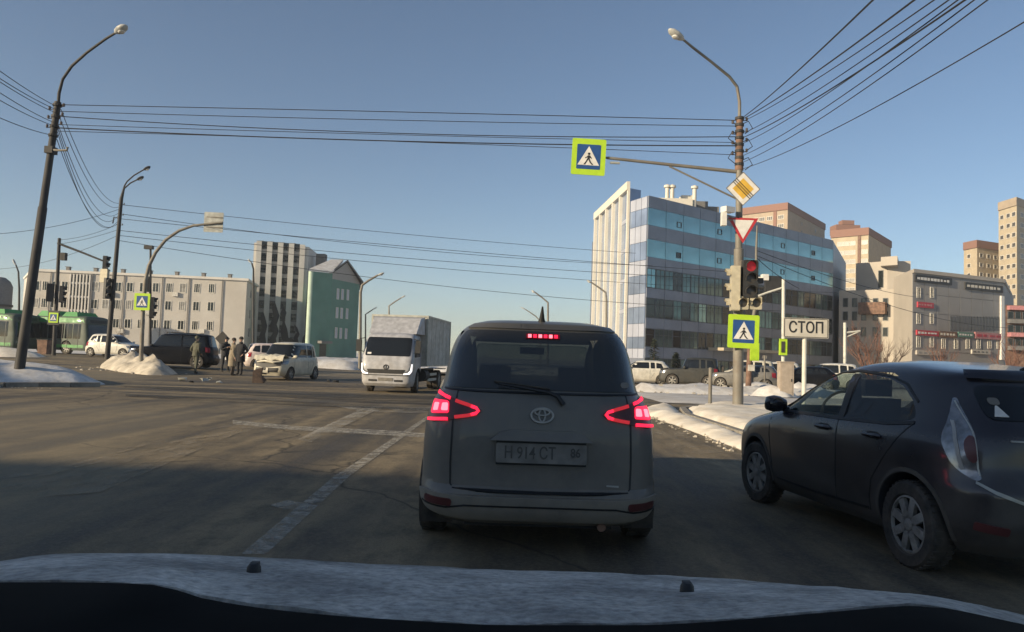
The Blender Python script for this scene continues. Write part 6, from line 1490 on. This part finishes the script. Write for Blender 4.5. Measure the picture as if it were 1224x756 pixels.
bare_tree('bare thin shrub on the left end of the cream office building', 140, 100, 3.6, 6, 'bark', 4)
bare_tree('bare thin shrub before the middle windows of the cream office building', 207, 98, 3.4, 7, 'bark', 4)
def conifer(label, px, d, h, seed):
    rg = random.Random(seed); b0 = plan(px, d); t = thing('conifer', label, 'tree', b0)
    MB().tube([b0, b0+V((.05, 0, h*.95))], [.09, .015], 8).build('trunk', 'bark', t); mb = MB()
    for k in range(520):
        z = rg.random()**.8*h*.92+.15; rmax = (h-z)*.30+.08; a = rg.uniform(0, 6.28); r = rmax*rg.uniform(.25, 1); c = b0+V((r*math.cos(a), r*math.sin(a), z)); u = V((math.cos(a), math.sin(a), -.35)).normalized()*rg.uniform(.12, .26); w_ = V((-math.sin(a), math.cos(a), rg.uniform(-.4, .4)))*.07
        mb.add([c-w_, c+u*1.2, c+w_, c-u*.4], [(0, 1, 2, 3)])
    stuff(mb.build('crown', 'needles', t)); return t
conifer('small dark conifer before the left corner of the glass office block', 781, 66, 3.6, 3); conifer('very small conifer right of the dark one, nearly hidden by the off-road vehicle', 808, 68, 2.4, 8)

# ------------------------------------------------------------------ the camera car's own bonnet
t = thing('camera_car', 'frost-covered bonnet of the car carrying the camera, along the bottom edge', 'car', (-.12, 1.2, 0))
n = 49; m_ = 25; hv = []; hf = []
TOPE = pchip([(-80, 690), (0, 672), (60, 664), (180, 662), (300, 665), (450, 673), (600, 680), (740, 686), (860, 692), (926, 697), (1020, 706), (1090, 716), (1180, 731), (1330, 768)])
LOWE = pchip([(-80, 704), (0, 694), (100, 694), (185, 697), (243, 713), (324, 726), (450, 737), (620, 745), (760, 745), (926, 735), (1020, 727), (1090, 722), (1180, 737), (1330, 776)])
def hood_pt(u, s):
    """u 0..1 across, s 0 (windscreen edge) .. 1 (brow of the bonnet) .. 1.3 (nose)"""
    px = -80+1400*u; k = (2*u-1); a = P(px, LOWE(px), 1.06+.10*k*k); b = P(px, TOPE(px), 1.78-.14*k*k); s1 = min(s, 1); p = a+(b-a)*s1+V((0, 0, .012*math.sin(s1*math.pi)))
    if s > 1: p = p+V((0, (s-1)*.9, -.9*(s-1)-2.2*(s-1)**2))
    return p
for i in range(n):
    for j in range(m_):
        p = hood_pt(i/(n-1), 1.3*j/(m_-1)); p.z += .004*mn.noise(p*7)+.003*mn.noise(p*19); hv.append(p)
for i in range(n-1):
    for j in range(m_-1): hf.append((i*m_+j, (i+1)*m_+j, (i+1)*m_+j+1, i*m_+j+1))
k_ = len(hv); hv += [p-V((0, 0, .05)) for p in hv]; hf += [tuple(x+k_ for x in q)[::-1] for q in hf]
rim = [i*m_ for i in range(n)]+[(n-1)*m_+j for j in range(1, m_)]+[i*m_+m_-1 for i in range(n-2, -1, -1)]+[j for j in range(m_-2, 0, -1)]
hf += [(rim[i], rim[(i+1) % len(rim)], rim[(i+1) % len(rim)]+k_, rim[i]+k_) for i in range(len(rim))]
MB().add(hv, hf).build('bonnet', 'hood_frost', t, smooth=50)
def on_hood(px, py):
    q = max(0, min(1, (LOWE(px)-py)/(LOWE(px)-TOPE(px)))); u = (px+80)/1400; k = 2*u-1; da, db = 1.06+.10*k*k, 1.78-.14*k*k
    return hood_pt(u, q*da/((1-q)*db+q*da))
for (px, py) in ((303, 691), (821, 714)):
    p = on_hood(px, py)+V((0, 0, .006))
    MB().lathe([(.013, -.010), (.012, .002), (.008, .008), (0, .009)], p, (0, 0, 1), 14).box(p+V((0, .005, .005)), (.014, .012, .008)).build('washer_nozzle', 'black_plastic', t, smooth=40)
# cowl and dashboard edge between bonnet and windscreen, wings beside it
cv = []; cf = []
for i in range(n):
    q = hood_pt(i/(n-1), 0)
    for (dy, dz) in ((.004, -.004), (-.03, .006), (-.30, -.004), (-.62, -.02), (-.66, -.5)): cv.append(q+V((0, dy, dz)))
for i in range(n-1):
    for j in range(4): cf.append((i*5+j, (i+1)*5+j, (i+1)*5+j+1, i*5+j+1))
MB().add(cv, cf).build('cowl', 'cowl_black', t, smooth=50)
for u, sg in ((0, -1), (1, 1)):
    wv = []; wf = []
    for j in range(12):
        s = 1.3*j/11; q = hood_pt(u, s); wv += [q+V((sg*.012, 0, -.02)), q+V((sg*.12, 0, -.07)), q+V((sg*.16, 0, -.5))]
    for j in range(11):
        for k in (0, 1): wf.append((j*3+k, j*3+k+1, (j+1)*3+k+1, (j+1)*3+k))
    MB().add(wv, wf).build('wing', 'hood_bare', t, smooth=40)
MB().box((-.12, 1.35, .55), (1.4, .8, .4)).build('engine_block', 'black_plastic', t)

# ------------------------------------------------------------------ thin winter haze
hm = bpy.data.materials.new('haze_air'); hm.use_nodes = True; hn = hm.node_tree; hn.nodes.clear()
pv_ = hn.nodes.new('ShaderNodeVolumePrincipled'); pv_.inputs['Color'].default_value = (0.90, 0.95, 1.0, 1); pv_.inputs['Density'].default_value = 0.0005; pv_.inputs['Anisotropy'].default_value = 0.2
ho_ = hn.nodes.new('ShaderNodeOutputMaterial'); hn.links.new(pv_.outputs[0], ho_.inputs['Volume']); MATS['haze_air'] = hm
stuff(MB().box((0, 690, 38), (1840, 1660, 79)).build('haze', 'haze_air'))
